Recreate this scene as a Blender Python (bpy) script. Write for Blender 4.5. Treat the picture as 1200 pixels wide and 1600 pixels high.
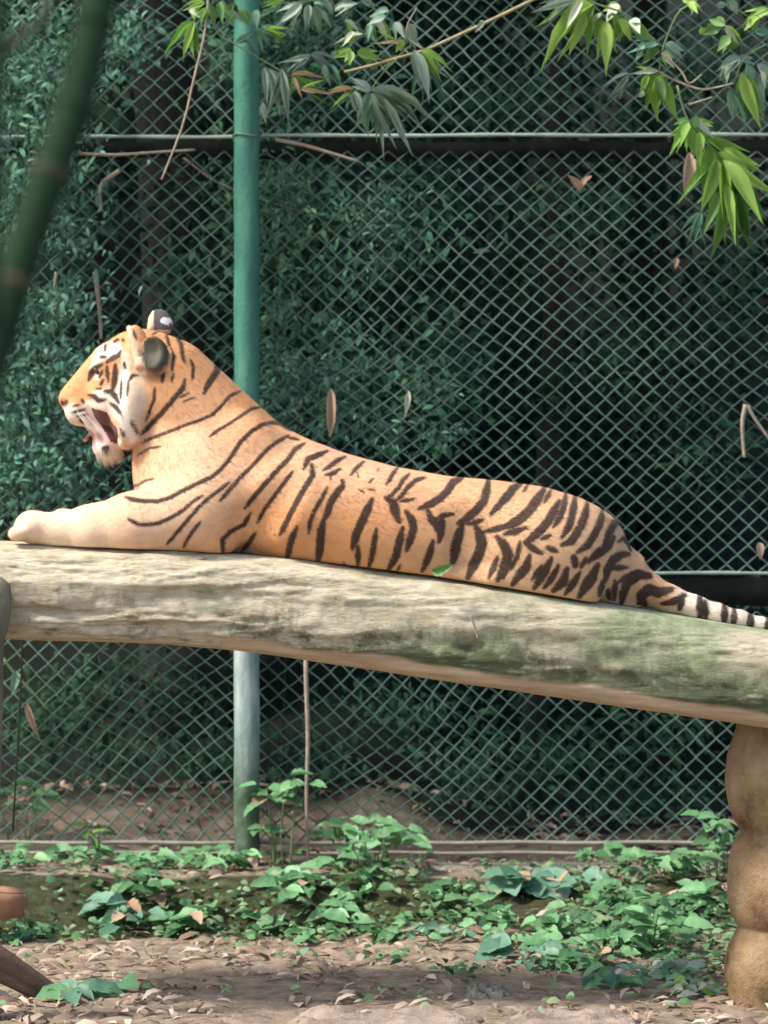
import bpy, bmesh, math, random
import numpy as np
from mathutils import Vector, Matrix, Quaternion

# ------------------------------------------------------------------ camera, sky, sun, exposure
scene = bpy.context.scene
for o in list(bpy.data.objects):
    bpy.data.objects.remove(o, do_unlink=True)
C = scene.collection
H = 1.57            # eye height
FOC = 5600.0        # focal length in photograph pixels (1200 px wide)
HOR = 700.0         # horizon row

cd = bpy.data.cameras.new('camera')
cam = bpy.data.objects.new('camera', cd)
C.objects.link(cam)
cam.location = (0, 0, H)
cam.rotation_euler = (math.radians(90), 0, 0)
cd.sensor_fit = 'HORIZONTAL'
cd.sensor_width = 36.0
cd.lens = 36.0 * FOC / 1200.0
cd.shift_y = -(800.0 - HOR) / 1200.0
cd.clip_start = 0.1
cd.clip_end = 500
cd.dof.use_dof = True
cd.dof.focus_distance = 10.1
cd.dof.aperture_fstop = 4.9
scene.camera = cam

world = bpy.data.worlds.new('World')
scene.world = world
world.use_nodes = True
wn = world.node_tree.nodes
wl = world.node_tree.links
bg = wn['Background']
sky = wn.new('ShaderNodeTexSky')
sky.sky_type = 'NISHITA'
sky.sun_disc = False
SUN_DIR = Vector((-0.58, -0.20, 0.79)).normalized()     # towards the sun
sky.sun_elevation = math.asin(SUN_DIR.z)
sky.sun_rotation = math.atan2(SUN_DIR.x, SUN_DIR.y)
sky.air_density = 1.0
sky.dust_density = 3.0
wl.new(sky.outputs[0], bg.inputs[0])
bg.inputs[1].default_value = 0.135

sl = bpy.data.lights.new('sun', 'SUN')
sl.energy = 2.5
sl.angle = math.radians(7)
sl.color = (1.0, 0.93, 0.82)
sun = bpy.data.objects.new('sun', sl)
C.objects.link(sun)
sun.rotation_euler = (-SUN_DIR).to_track_quat('-Z', 'Y').to_euler()
sun.location = (-4, -4, 8)

vs = scene.view_settings
vs.view_transform = 'Standard'
vs.look = 'None'
vs.exposure = 1.24
vs.gamma = 1.0
vs.use_curve_mapping = False
scene.cycles.max_bounces = 6
scene.cycles.transparent_max_bounces = 8
scene.cycles.use_denoising = True

rng = np.random.default_rng(7)
random.seed(7)

# ------------------------------------------------------------------ helpers
def W(px, py, Y):
    """point at depth Y that stands at a photograph pixel"""
    return Vector(((px - 600.0) * Y / FOC, Y, H - (py - HOR) * Y / FOC))

def hash3(ix, iy, iz, seed=0):
    h = (ix.astype(np.int64) * 374761393 + iy.astype(np.int64) * 668265263 + iz.astype(np.int64) * 2147483647 + seed * 974711) & 0xffffffff
    h = ((h ^ (h >> 13)) * 1274126177) & 0xffffffff
    h = (h ^ (h >> 16)) & 0xffffff
    return h / float(0xffffff)

def noise(x, y, z, seed=0):
    x = np.asarray(x, float); y = np.asarray(y, float); z = np.asarray(z, float)
    x, y, z = np.broadcast_arrays(x, y, z)
    ix = np.floor(x); iy = np.floor(y); iz = np.floor(z)
    fx = x - ix; fy = y - iy; fz = z - iz
    fx = fx * fx * (3 - 2 * fx); fy = fy * fy * (3 - 2 * fy); fz = fz * fz * (3 - 2 * fz)
    r = 0
    for dx in (0, 1):
        for dy in (0, 1):
            for dz in (0, 1):
                w = (fx if dx else 1 - fx) * (fy if dy else 1 - fy) * (fz if dz else 1 - fz)
                r = r + w * hash3(ix + dx, iy + dy, iz + dz, seed)
    return r * 2 - 1

def fbm(x, y, z, seed=0, oct=4):
    a = 1.0; r = 0; t = 0
    for i in range(oct):
        r = r + a * noise(np.asarray(x) * 2 ** i, np.asarray(y) * 2 ** i, np.asarray(z) * 2 ** i, seed + i)
        t += a; a *= 0.5
    return r / t

def mesh_np(name, verts, faces, mat=None, smooth=True, col=None, attr=None):
    """faces: (n,3) or (n,4) array, or list"""
    me = bpy.data.meshes.new(name)
    verts = np.asarray(verts, np.float32)
    if isinstance(faces, np.ndarray):
        n, k = faces.shape
        me.vertices.add(len(verts)); me.vertices.foreach_set('co', verts.ravel())
        me.loops.add(n * k); me.loops.foreach_set('vertex_index', faces.astype(np.int32).ravel())
        me.polygons.add(n)
        me.polygons.foreach_set('loop_start', np.arange(0, n * k, k, dtype=np.int32))
        me.polygons.foreach_set('loop_total', np.full(n, k, np.int32))
        me.update(calc_edges=True)
    else:
        me.from_pydata([tuple(v) for v in verts], [], faces)
        me.update()
    if smooth:
        me.polygons.foreach_set('use_smooth', np.ones(len(me.polygons), bool))
    if col is not None:
        a = me.color_attributes.new('Col', 'FLOAT_COLOR', 'POINT')
        c = np.ones((len(verts), 4), np.float32); c[:, :3] = col
        a.data.foreach_set('color', c.ravel())
    if attr:
        for k_, v_ in attr.items():
            a = me.attributes.new(k_, 'FLOAT', 'POINT')
            a.data.foreach_set('value', np.asarray(v_, np.float32))
    me.validate()
    if mat:
        me.materials.append(mat)
    return me

def link(name, me, parent=None, loc=None):
    o = bpy.data.objects.new(name, me)
    C.objects.link(o)
    if parent is not None:
        o.parent = parent
    if loc is not None:
        o.location = loc
    return o

def tag(o, label=None, cat=None, group=None, kind=None):
    if label: o['label'] = label
    if cat: o['category'] = cat
    if group: o['group'] = group
    if kind: o['kind'] = kind
    return o

def empty(name, loc=(0, 0, 0)):
    o = bpy.data.objects.new(name, None)
    o.empty_display_size = 0.1
    C.objects.link(o)
    o.location = loc
    return o

def tube(pts, radii, sides=8, cap=True):
    """verts, quads of a tube along points"""
    pts = [Vector(p) for p in pts]
    if not hasattr(radii, '__len__'):
        radii = [radii] * len(pts)
    V = []; F = []
    up = Vector((0, 0, 1))
    prev = None
    for i, p in enumerate(pts):
        t = (pts[min(i + 1, len(pts) - 1)] - pts[max(i - 1, 0)]).normalized()
        if prev is None:
            a = t.cross(up)
            if a.length < 1e-3:
                a = t.cross(Vector((1, 0, 0)))
            a.normalize()
        else:
            a = prev - t * prev.dot(t)
            a.normalize()
        prev = a
        b = t.cross(a)
        for k in range(sides):
            an = 2 * math.pi * k / sides
            V.append(p + (a * math.cos(an) + b * math.sin(an)) * radii[i])
    n = len(pts)
    for i in range(n - 1):
        for k in range(sides):
            k2 = (k + 1) % sides
            F.append((i * sides + k, i * sides + k2, (i + 1) * sides + k2, (i + 1) * sides + k))
    if cap:
        F.append(tuple(range(sides - 1, -1, -1)))
        F.append(tuple((n - 1) * sides + k for k in range(sides)))
    return V, F

def tube_mesh(name, pts, radii, mat, sides=8):
    V, F = tube(pts, radii, sides)
    return mesh_np(name, V, F, mat)

def spline(pts, n):
    """Catmull-Rom resample"""
    P = [Vector(p) for p in pts]
    P = [P[0] * 2 - P[1]] + P + [P[-1] * 2 - P[-2]]
    out = []
    segs = len(P) - 3
    for i in range(n):
        t = i / (n - 1) * segs
        s = min(int(t), segs - 1); f = t - s
        a, b, c, d = P[s:s + 4]
        out.append(0.5 * ((2 * b) + (c - a) * f + (2 * a - 5 * b + 4 * c - d) * f * f + (3 * b - a - 3 * c + d) * f ** 3))
    return out

# ------------------------------------------------------------------ materials
def new_mat(name):
    m = bpy.data.materials.new(name)
    m.use_nodes = True
    nt = m.node_tree
    return m, nt.nodes, nt.links, nt.nodes['Principled BSDF']

def mk_noise(n, l, scale, detail=6, rough=0.6, vec=None, stretch=None):
    tc = n.new('ShaderNodeTexCoord')
    src = tc.outputs['Object']
    if stretch:
        mp = n.new('ShaderNodeMapping')
        mp.inputs['Scale'].default_value = stretch
        l.new(src, mp.inputs[0]); src = mp.outputs[0]
    t = n.new('ShaderNodeTexNoise')
    t.inputs['Scale'].default_value = scale
    t.inputs['Detail'].default_value = detail
    t.inputs['Roughness'].default_value = rough
    l.new(src, t.inputs['Vector'])
    return t

def ramp(n, l, src, stops):
    r = n.new('ShaderNodeValToRGB')
    el = r.color_ramp.elements
    while len(el) < len(stops):
        el.new(0.5)
    for e, (p, c) in zip(el, stops):
        e.position = p; e.color = (*c, 1)
    l.new(src, r.inputs[0])
    return r

def bump(n, l, src, bsdf, strength=0.5, dist=0.01):
    b = n.new('ShaderNodeBump')
    b.inputs['Strength'].default_value = strength
    b.inputs['Distance'].default_value = dist
    l.new(src, b.inputs['Height'])
    l.new(b.outputs[0], bsdf.inputs['Normal'])
    return b

def mix(n, l, fac, a, b):
    m = n.new('ShaderNodeMix'); m.data_type = 'RGBA'
    for s, v in ((m.inputs[0], fac), (m.inputs[6], a), (m.inputs[7], b)):
        if hasattr(v, 'is_linked'):
            l.new(v, s)
        elif isinstance(v, (int, float)):
            s.default_value = v
        else:
            s.default_value = (*v, 1)
    return m.outputs[2]

def noise_mat(name, stops, scale=8, rough=0.85, bump_s=0.5, bump_d=0.01, bscale=None, stretch=None, spec=0.3):
    m, n, l, p = new_mat(name)
    t = mk_noise(n, l, scale, 8, 0.65, stretch=stretch)
    r = ramp(n, l, t.outputs[0], stops)
    l.new(r.outputs[0], p.inputs['Base Color'])
    p.inputs['Roughness'].default_value = rough
    p.inputs['Specular IOR Level'].default_value = spec
    t2 = mk_noise(n, l, bscale or scale * 4, 8, 0.7, stretch=stretch)
    bump(n, l, t2.outputs[0], p, bump_s, bump_d)
    return m

def leaf_mat(name, c0, c1, rough=0.5, trans=0.25, vcol=False, spec=0.35):
    m, n, l, p = new_mat(name)
    oi = n.new('ShaderNodeObjectInfo')
    t = mk_noise(n, l, 3.0, 3, 0.5)
    if vcol:
        at = n.new('ShaderNodeAttribute'); at.attribute_name = 'Col'
        colr = at.outputs[0]
    else:
        ad = n.new('ShaderNodeMath'); ad.operation = 'ADD'
        l.new(oi.outputs['Random'], ad.inputs[0])
        sb = n.new('ShaderNodeMath'); sb.operation = 'MULTIPLY_ADD'
        l.new(t.outputs[0], sb.inputs[0]); sb.inputs[1].default_value = 0.8; sb.inputs[2].default_value = -0.4
        l.new(sb.outputs[0], ad.inputs[1])
        r = ramp(n, l, ad.outputs[0], [(0.0, c0), (1.0, c1)])
        colr = r.outputs[0]
    l.new(colr, p.inputs['Base Color'])
    p.inputs['Roughness'].default_value = rough
    p.inputs['Specular IOR Level'].default_value = spec
    tr = n.new('ShaderNodeBsdfTranslucent')
    l.new(colr, tr.inputs[0])
    ms = n.new('ShaderNodeMixShader'); ms.inputs[0].default_value = trans
    out = n['Material Output']
    l.new(p.outputs[0], ms.inputs[1]); l.new(tr.outputs[0], ms.inputs[2])
    l.new(ms.outputs[0], out.inputs[0])
    return m

M = {}
M['soil'] = noise_mat('soil', [(0.3, (0.05, 0.035, 0.025)), (0.5, (0.13, 0.09, 0.065)), (0.72, (0.24, 0.17, 0.13))], 5, 0.95, 0.8, 0.02)
M['stone'] = noise_mat('stone', [(0.3, (0.16, 0.12, 0.09)), (0.5, (0.30, 0.235, 0.185)), (0.75, (0.42, 0.34, 0.27))], 9, 0.95, 1.0, 0.02, bscale=30)
M['kerb'] = noise_mat('kerb_concrete', [(0.3, (0.10, 0.11, 0.08)), (0.55, (0.2, 0.19, 0.15)), (0.75, (0.3, 0.27, 0.22))], 9, 0.9, 0.6, 0.006)
M['rail'] = noise_mat('rail_metal', [(0.3, (0.16, 0.15, 0.12)), (0.6, (0.27, 0.25, 0.2)), (0.8, (0.33, 0.3, 0.25))], 14, 0.6, 0.2, 0.002)
M['wire'] = noise_mat('mesh_wire', [(0.35, (0.035, 0.068, 0.052)), (0.5, (0.075, 0.13, 0.10)), (0.7, (0.14, 0.21, 0.17))], 3, 0.6, 0.05, 0.001, spec=0.3)
M['line'] = noise_mat('line_wire', [(0.3, (0.2, 0.26, 0.22)), (0.7, (0.36, 0.43, 0.37))], 20, 0.5, 0.2, 0.002, spec=0.5)
M['bamboo_stem'] = noise_mat('bamboo_stem', [(0.3, (0.2, 0.18, 0.09)), (0.7, (0.38, 0.3, 0.16))], 30, 0.5, 0.1, 0.002)
M['twig'] = noise_mat('dry_twig', [(0.3, (0.2, 0.16, 0.12)), (0.7, (0.4, 0.33, 0.26))], 25, 0.8, 0.4, 0.003)
M['green_stem'] = noise_mat('green_stem', [(0.3, (0.07, 0.12, 0.05)), (0.7, (0.14, 0.2, 0.08))], 25, 0.6, 0.1, 0.002)
M['culm'] = noise_mat('bamboo_culm', [(0.3, (0.012, 0.028, 0.015)), (0.7, (0.022, 0.044, 0.024))], 6, 0.9, 0.1, 0.002, stretch=(1, 1, 0.2), spec=0.05)
M['culm_node'] = noise_mat('culm_node', [(0.4, (0.014, 0.025, 0.015)), (0.58, (0.05, 0.04, 0.022)), (0.72, (0.22, 0.12, 0.065))], 12, 0.8, 0.2, 0.003)
M['trunk'] = noise_mat('tree_bark', [(0.3, (0.012, 0.012, 0.009)), (0.6, (0.03, 0.029, 0.022)), (0.8, (0.06, 0.056, 0.045))], 6, 0.95, 0.9, 0.02, stretch=(1, 1, 0.25))
M['brick'] = noise_mat('clay_brick', [(0.3, (0.22, 0.11, 0.06)), (0.7, (0.34, 0.19, 0.11))], 14, 0.9, 0.4, 0.004)
M['root'] = noise_mat('root_bark', [(0.3, (0.08, 0.05, 0.035)), (0.6, (0.2, 0.13, 0.1)), (0.8, (0.3, 0.21, 0.17))], 10, 0.9, 0.9, 0.01, stretch=(0.4, 1, 1))
M['pillar'] = noise_mat('pillar_render', [(0.32, (0.10, 0.062, 0.03)), (0.45, (0.24, 0.16, 0.085)), (0.6, (0.33, 0.23, 0.13)), (0.75, (0.42, 0.31, 0.2))], 7, 0.95, 1.0, 0.012, bscale=60, spec=0.1)

M['leaf_fresh'] = leaf_mat('leaf_fresh', (0.15, 0.33, 0.05), (0.34, 0.52, 0.12), 0.5, 0.4)
M['leaf_grey'] = leaf_mat('leaf_grey', (0.13, 0.21, 0.15), (0.33, 0.42, 0.34), 0.5, 0.25)
M['leaf_teal'] = leaf_mat('leaf_teal', (0.07, 0.18, 0.11), (0.17, 0.32, 0.22), 0.5, 0.25)
M['leaf_dark'] = leaf_mat('leaf_dark', (0.07, 0.18, 0.04), (0.15, 0.29, 0.08), 0.5, 0.25)
M['leaf_pale'] = leaf_mat('leaf_pale', (0.38, 0.42, 0.33), (0.55, 0.58, 0.46), 0.5, 0.25)
M['leaf_dry'] = leaf_mat('leaf_dry', (0.32, 0.2, 0.12), (0.5, 0.36, 0.26), 0.7, 0.2)
M['leaf_ground'] = leaf_mat('leaf_ground', (0.085, 0.23, 0.09), (0.21, 0.42, 0.20), 0.5, 0.25)
M['leaf_ground_dark'] = leaf_mat('leaf_ground_dark', (0.05, 0.14, 0.05), (0.13, 0.27, 0.12), 0.5, 0.25)
M['leaf_mass'] = leaf_mat('leaf_mass', None, None, 0.75, 0.2, vcol=True, spec=0.12)

# ------------------------------------------------------------------ ground
def terrain(x, y):
    x = np.asarray(x, float); y = np.asarray(y, float)
    s = 1 / (1 + np.exp(-(x - 0.15) * 9))                    # 0 left, 1 right
    sm = lambda a, b, t: np.clip((t - a) / (b - a), 0, 1) ** 2 * (3 - 2 * np.clip((t - a) / (b - a), 0, 1))
    wob = 0.10 * noise(x * 2.5, 0 * x, 0 * x, 3) + 0.04 * noise(x * 9, 0 * x, 0 * x, 4)
    left = 0.165 * sm(11.40 + wob, 11.80 + wob, y) + 0.03 * np.exp(-((y - 11.6) / 0.15) ** 2) * fbm(x * 7, y * 7, 0 * x, 6, 3)
    right = 0.13 * sm(10.7, 12.0, y)
    f = left * (1 - s) + right * s
    back_l = 0.17 * sm(12.3, 13.1, y) + 2.3 * sm(13.3, 16.5, y) + 3.0 * sm(15.5, 24, y)
    back_r = 0.08 * sm(12.4, 13.3, y) + 0.5 * sm(14.0, 16, y) + 4.5 * sm(15.8, 26, y)
    f = f + back_l * (1 - s) + back_r * s
    amp = 0.012 + 0.02 * np.clip(y - 12, 0, 2)
    far = np.clip(1 - np.abs(x) / 60, 0, 1)
    return f * far + amp * fbm(x * 3, y * 3, 0 * x, 11, 4) + 0.004 * noise(x * 30, y * 30, 0 * x, 5)

def build_ground():
    xs = np.concatenate([-np.geomspace(80, 2.05, 40), np.linspace(-2, 2, 240), np.geomspace(2.05, 80, 40)])
    ys = np.concatenate([np.linspace(-60, 0, 12), np.linspace(1, 8.9, 20), np.linspace(9.0, 13.5, 260), np.linspace(13.6, 26, 60), np.geomspace(27, 140, 18)])
    X, Y = np.meshgrid(xs, ys, indexing='xy')
    Z = terrain(X, Y)
    V = np.stack([X, Y, Z], -1).reshape(-1, 3)
    nx, ny = len(xs), len(ys)
    i, j = np.meshgrid(np.arange(nx - 1), np.arange(ny - 1))
    a = (j * nx + i).ravel()
    F = np.stack([a, a + 1, a + 1 + nx, a + nx], -1)
    m, n, l, p = new_mat('ground_soil')
    t1 = mk_noise(n, l, 2.2, 8, 0.65)
    t2 = mk_noise(n, l, 14, 8, 0.7)
    base = ramp(n, l, t2.outputs[0], [(0.3, (0.14, 0.105, 0.07)), (0.5, (0.29, 0.23, 0.165)), (0.72, (0.46, 0.38, 0.29))])
    mossr = ramp(n, l, mk_noise(n, l, 22, 6, 0.7).outputs[0], [(0.3, (0.03, 0.024, 0.014)), (0.5, (0.05, 0.055, 0.024)), (0.62, (0.075, 0.10, 0.04)), (0.78, (0.15, 0.12, 0.085))])
    at = n.new('ShaderNodeAttribute'); at.attribute_name = 'moss'
    mn = n.new('ShaderNodeMath'); mn.operation = 'MULTIPLY_ADD'
    l.new(t1.outputs[0], mn.inputs[0]); mn.inputs[1].default_value = 0.9; l.new(at.outputs['Fac'], mn.inputs[2])
    mr = n.new('ShaderNodeMapRange')
    mr.inputs[1].default_value = 0.75; mr.inputs[2].default_value = 1.05
    l.new(mn.outputs[0], mr.inputs[0])
    c = mix(n, l, mr.outputs[0], base.outputs[0], mossr.outputs[0])
    ps = n.new('ShaderNodeAttribute'); ps.attribute_name = 'painted_shade'
    c = mix(n, l, ps.outputs['Fac'], c, (0.009, 0.012, 0.008))
    l.new(c, p.inputs['Base Color'])
    p.inputs['Roughness'].default_value = 0.95
    p.inputs['Specular IOR Level'].default_value = 0.2
    bump(n, l, mk_noise(n, l, 45, 8, 0.75).outputs[0], p, 0.9, 0.02)
    x, y = V[:, 0], V[:, 1]
    s = 1 / (1 + np.exp(-(x - 0.25) * 8))
    bank = np.clip((y - 11.42) / 0.1, 0, 1) * np.clip((11.9 - y) / 0.12, 0, 1)
    bank_r = np.clip((y - 10.9) / 0.4, 0, 1) * np.clip((12.2 - y) / 0.3, 0, 1) * 0.7
    moss = bank * (1 - s) + bank_r * s
    painted_shade = np.clip((y - 12.6 - 0.25 * noise(x * 3, y * 3, 0, 8)) / 0.35, 0, 1)  # near-black shade painted into the ground behind the fence
    link('ground', mesh_np('ground', V, F, m, attr={'moss': moss, 'painted_shade': painted_shade}))['kind'] = 'structure'

build_ground()
bpy.data.objects['ground']['label'] = 'brown soil floor with a low mossy bank'

def gz(x, y):
    return float(terrain(np.array([x]), np.array([y]))[0])

# ------------------------------------------------------------------ fence
YF = 12.2
def build_fence():
    root = empty('chain_link_fence', (0, YF, 0.1))
    tag(root, 'pale green chain link fence with horizontal line wires behind the tiger', 'fence')
    inv = Matrix.Translation((0, -YF, -0.1))
    def part(name, V, F, mat, kind=None):
        V = [inv @ Vector(v) for v in V]
        o = link(name, mesh_np(name, V, F, mat), root)
        if kind: o['kind'] = kind
        return o
    cw = 16.0 * YF / FOC; ch = 28.6 * YF / FOC
    r = 0.0033
    x0, x1 = -2.6, 2.6
    for pn, (va, vb) in enumerate([(-160, 211), (236, 896), (955, 1318)]):
        za = H - (va - HOR) * YF / FOC; zb = H - (vb - HOR) * YF / FOC
        nrow = int(round((za - zb) / (ch / 2)))
        ncol = int((x1 - x0) / cw)
        allV = []; allF = []
        rows = np.arange(nrow + 1)
        base = 0
        for i in range(ncol):
            xc = x0 + (i + 0.5) * cw
            sgn = np.where((rows + i) % 2 == 0, 1, -1)
            x = xc + sgn * (cw / 2 + 0.0012)
            z = za - rows * (za - zb) / nrow
            # bends of the sheet: a slow sag and stretch
            edge = np.sin(np.pi * rows / nrow)
            wx = 0.030 * noise(x * 1.7 + 5, z * 1.7, 0, 21 + pn) + 0.004 * noise(x * 9, z * 9, 0, 31) + 0.0035 * noise(x * 37 + i * 3.3, z * 37, 0, 33)
            wz = 0.042 * noise(x * 1.5, z * 1.5 + 3, 0, 41 + pn) * edge + 0.0032 * noise(x * 41 + i, z * 29, 0, 34) * edge
            lft = np.clip((-0.45 - x) / 0.5, 0, 1) * edge
            wz = wz + 0.03 * lft * np.sin(x * 7)
            wy = 0.02 * noise(x * 1.3, z * 1.3, 7, 51 + pn) * edge + 0.0035 * sgn
            P = np.stack([x + wx * edge, YF + wy, z + wz], -1)
            # four-sided tube ring along the polyline
            d = np.gradient(P, axis=0); d /= np.linalg.norm(d, axis=1)[:, None]
            # mitred: offset along x-ish and y
            n1 = np.stack([np.ones(len(P)), np.zeros(len(P)), np.zeros(len(P))], -1)
            n2 = np.stack([np.zeros(len(P)), np.ones(len(P)), np.zeros(len(P))], -1)
            k = 1.35
            ring = np.stack([P + n1 * r * k, P + n2 * r, P - n1 * r * k, P - n2 * r], 1)
            allV.append(ring.reshape(-1, 3))
            idx = base + np.arange(nrow)[:, None] * 4
            for q in range(4):
                q2 = (q + 1) % 4
                allF.append(np.concatenate([idx + q, idx + q2, idx + 4 + q2, idx + 4 + q], 1))
            base += len(P) * 4
        V = np.concatenate(allV) - np.array([0, YF, 0.1])
        o = link('wire_mesh', mesh_np('wire_mesh', V, np.concatenate(allF), M['wire']), root)
        o['kind'] = 'stuff'
    for v, rad, y in ((211.5, 0.0062, YF - 0.012), (896.5, 0.0058, YF - 0.012)):
        pts = []
        for i in range(90):
            x = -2.7 + 5.4 * i / 89
            z = H - (v - HOR) * y / FOC + 0.0015 * math.sin(x * 9 + v) + 0.002 * math.sin(x * 1.1)
            if v < 300 and x < -0.4: z -= 0.003
            pts.append((x, y, z))
        V, F = tube(pts, [rad * (1 + 0.15 * math.sin(i * 7.7)) for i in range(90)], 8)
        part('line_wire', V, F, M['line'])
    # near-black horizontal strips behind the gaps between the sheets
    mb = noise_mat('strip_dark', [(0.3, (0.006, 0.008, 0.007)), (0.7, (0.018, 0.022, 0.018))], 8, 0.95, 0.4, 0.004, spec=0.1)
    for va, vb in ((220, 246), (905, 948)):
        yb = YF + 0.06
        z1 = H - (va - HOR) * yb / FOC; z0 = H - (vb - HOR) * yb / FOC
        pts = [(-2.7 + 5.4 * i / 60, yb + 0.02, (z0 + z1) / 2 + 0.004 * math.sin(i * 0.9)) for i in range(61)]
        V = []; F = []
        for i, q in enumerate(pts):
            hh = (z1 - z0) / 2 + 0.004 * math.sin(i * 2.3)
            V += [(q[0], q[1] - 0.018, q[2] - hh), (q[0], q[1] + 0.018, q[2] - hh), (q[0], q[1] + 0.018, q[2] + hh), (q[0], q[1] - 0.018, q[2] + hh)]
        for i in range(60):
            for k in range(4):
                k2 = (k + 1) % 4
                F.append((i * 4 + k, (i + 1) * 4 + k, (i + 1) * 4 + k2, i * 4 + k2))
        part('dark_strip', V, F, mb)
    # bottom rails
    for v, rad, y in ((1317, 0.0075, YF - 0.03), (1333, 0.0065, YF - 0.045)):
        pts = [(-2.7 + 5.4 * i / 60, y, H - (v - HOR) * y / FOC + 0.002 * math.sin(i * 1.3)) for i in range(61)]
        V, F = tube(pts, rad, 8)
        part('bottom_rail', V, F, M['rail'])
    # posts: the one in the photo, and its neighbours outside the frame
    m, n, l, p = new_mat('green_post_paint')
    tc = n.new('ShaderNodeTexCoord'); sx = n.new('ShaderNodeSeparateXYZ'); l.new(tc.outputs['Object'], sx.inputs[0])
    paint = ramp(n, l, mk_noise(n, l, 5, 5, 0.6, stretch=(3, 3, 1)).outputs[0], [(0.3, (0.02, 0.115, 0.085)), (0.5, (0.04, 0.165, 0.115)), (0.62, (0.055, 0.2, 0.13)), (0.78, (0.13, 0.26, 0.19))])
    worn = ramp(n, l, mk_noise(n, l, 6, 6, 0.6, stretch=(4, 4, 0.7)).outputs[0], [(0.35, (0.10, 0.22, 0.19)), (0.5, (0.24, 0.32, 0.30)), (0.65, (0.4, 0.46, 0.44))])
    mossc = ramp(n, l, mk_noise(n, l, 20, 6, 0.6).outputs[0], [(0.35, (0.04, 0.075, 0.045)), (0.65, (0.1, 0.15, 0.1))])
    wob = mk_noise(n, l, 7, 5, 0.6)
    hh = n.new('ShaderNodeMath'); hh.operation = 'MULTIPLY_ADD'
    l.new(wob.outputs[0], hh.inputs[0]); hh.inputs[1].default_value = 0.14; l.new(sx.outputs[2], hh.inputs[2])
    r1 = n.new('ShaderNodeMapRange'); r1.inputs[1].default_value = 1.05; r1.inputs[2].default_value = 1.2; l.new(hh.outputs[0], r1.inputs[0])
    r2 = n.new('ShaderNodeMapRange'); r2.inputs[1].default_value = 0.38; r2.inputs[2].default_value = 0.6; l.new(hh.outputs[0], r2.inputs[0])
    c = mix(n, l, r1.outputs[0], worn.outputs[0], paint.outputs[0])
    c = mix(n, l, r2.outputs[0], mossc.outputs[0], c)
    l.new(c, p.inputs['Base Color']); p.inputs['Roughness'].default_value = 0.5
    p.inputs['Specular IOR Level'].default_value = 0.4
    bump(n, l, mk_noise(n, l, 60, 5, 0.6).outputs[0], p, 0.5, 0.006)
    pr = 20 * 12.1 / FOC
    for px in (385, 385 - 1230, 385 + 1230):
        x = (px - 600) * 12.1 / FOC
        zb = gz(x, 12.1) - 0.35
        pts = [(x + 0.0012 * math.sin(i * 1.7), 12.13 + 0.001 * math.sin(i), zb + 0.3 + (4.2 - zb) * i / 40) for i in range(41)]
        pts[0] = (x, 12.13, zb)
        V, F = tube(pts, pr, 24)
        post = part('post', V, F, m)
        # tie wires round the post at the two line wires
        for v in (212, 897):
            zc = H - (v - HOR) * 12.13 / FOC
            ring = [(x + (pr + 0.004) * math.cos(a), 12.13 + (pr + 0.004) * math.sin(a), zc + 0.004 * math.sin(a * 2)) for a in np.linspace(0, 2 * math.pi, 20)]
            V, F = tube(ring, 0.003, 6)
            part('tie_wire', V, F, M['wire']).parent = post
build_fence()

# concrete strip under the fence
def build_kerb():
    n = 240
    sec = [(-0.10, -0.25), (-0.10, -0.012), (-0.088, 0.0), (0.04, 0.004), (0.05, -0.02), (0.05, -0.25)]
    V = []; F = []
    ztop = H - (1357 - HOR) * 12.1 / FOC
    for i in range(n):
        x = -3 + 6 * i / (n - 1)
        for k, (dy, dz) in enumerate(sec):
            nz = 0.007 * noise(x * 9, k * 3.1, 0, 61) + 0.004 * noise(x * 40, k * 3.1, 0, 62)
            V.append((x, 12.2 + dy + float(nz), ztop + dz + float(nz) * (1 if k in (1, 2, 3, 4) else 0)))
    s = len(sec)
    for i in range(n - 1):
        for k in range(s - 1):
            F.append((i * s + k, (i + 1) * s + k, (i + 1) * s + k + 1, i * s + k + 1))
    o = link('concrete_kerb', mesh_np('concrete_kerb', V, F, M['kerb'], smooth=False))
    tag(o, 'weathered concrete kerb running under the fence', 'kerb')
build_kerb()

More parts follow.
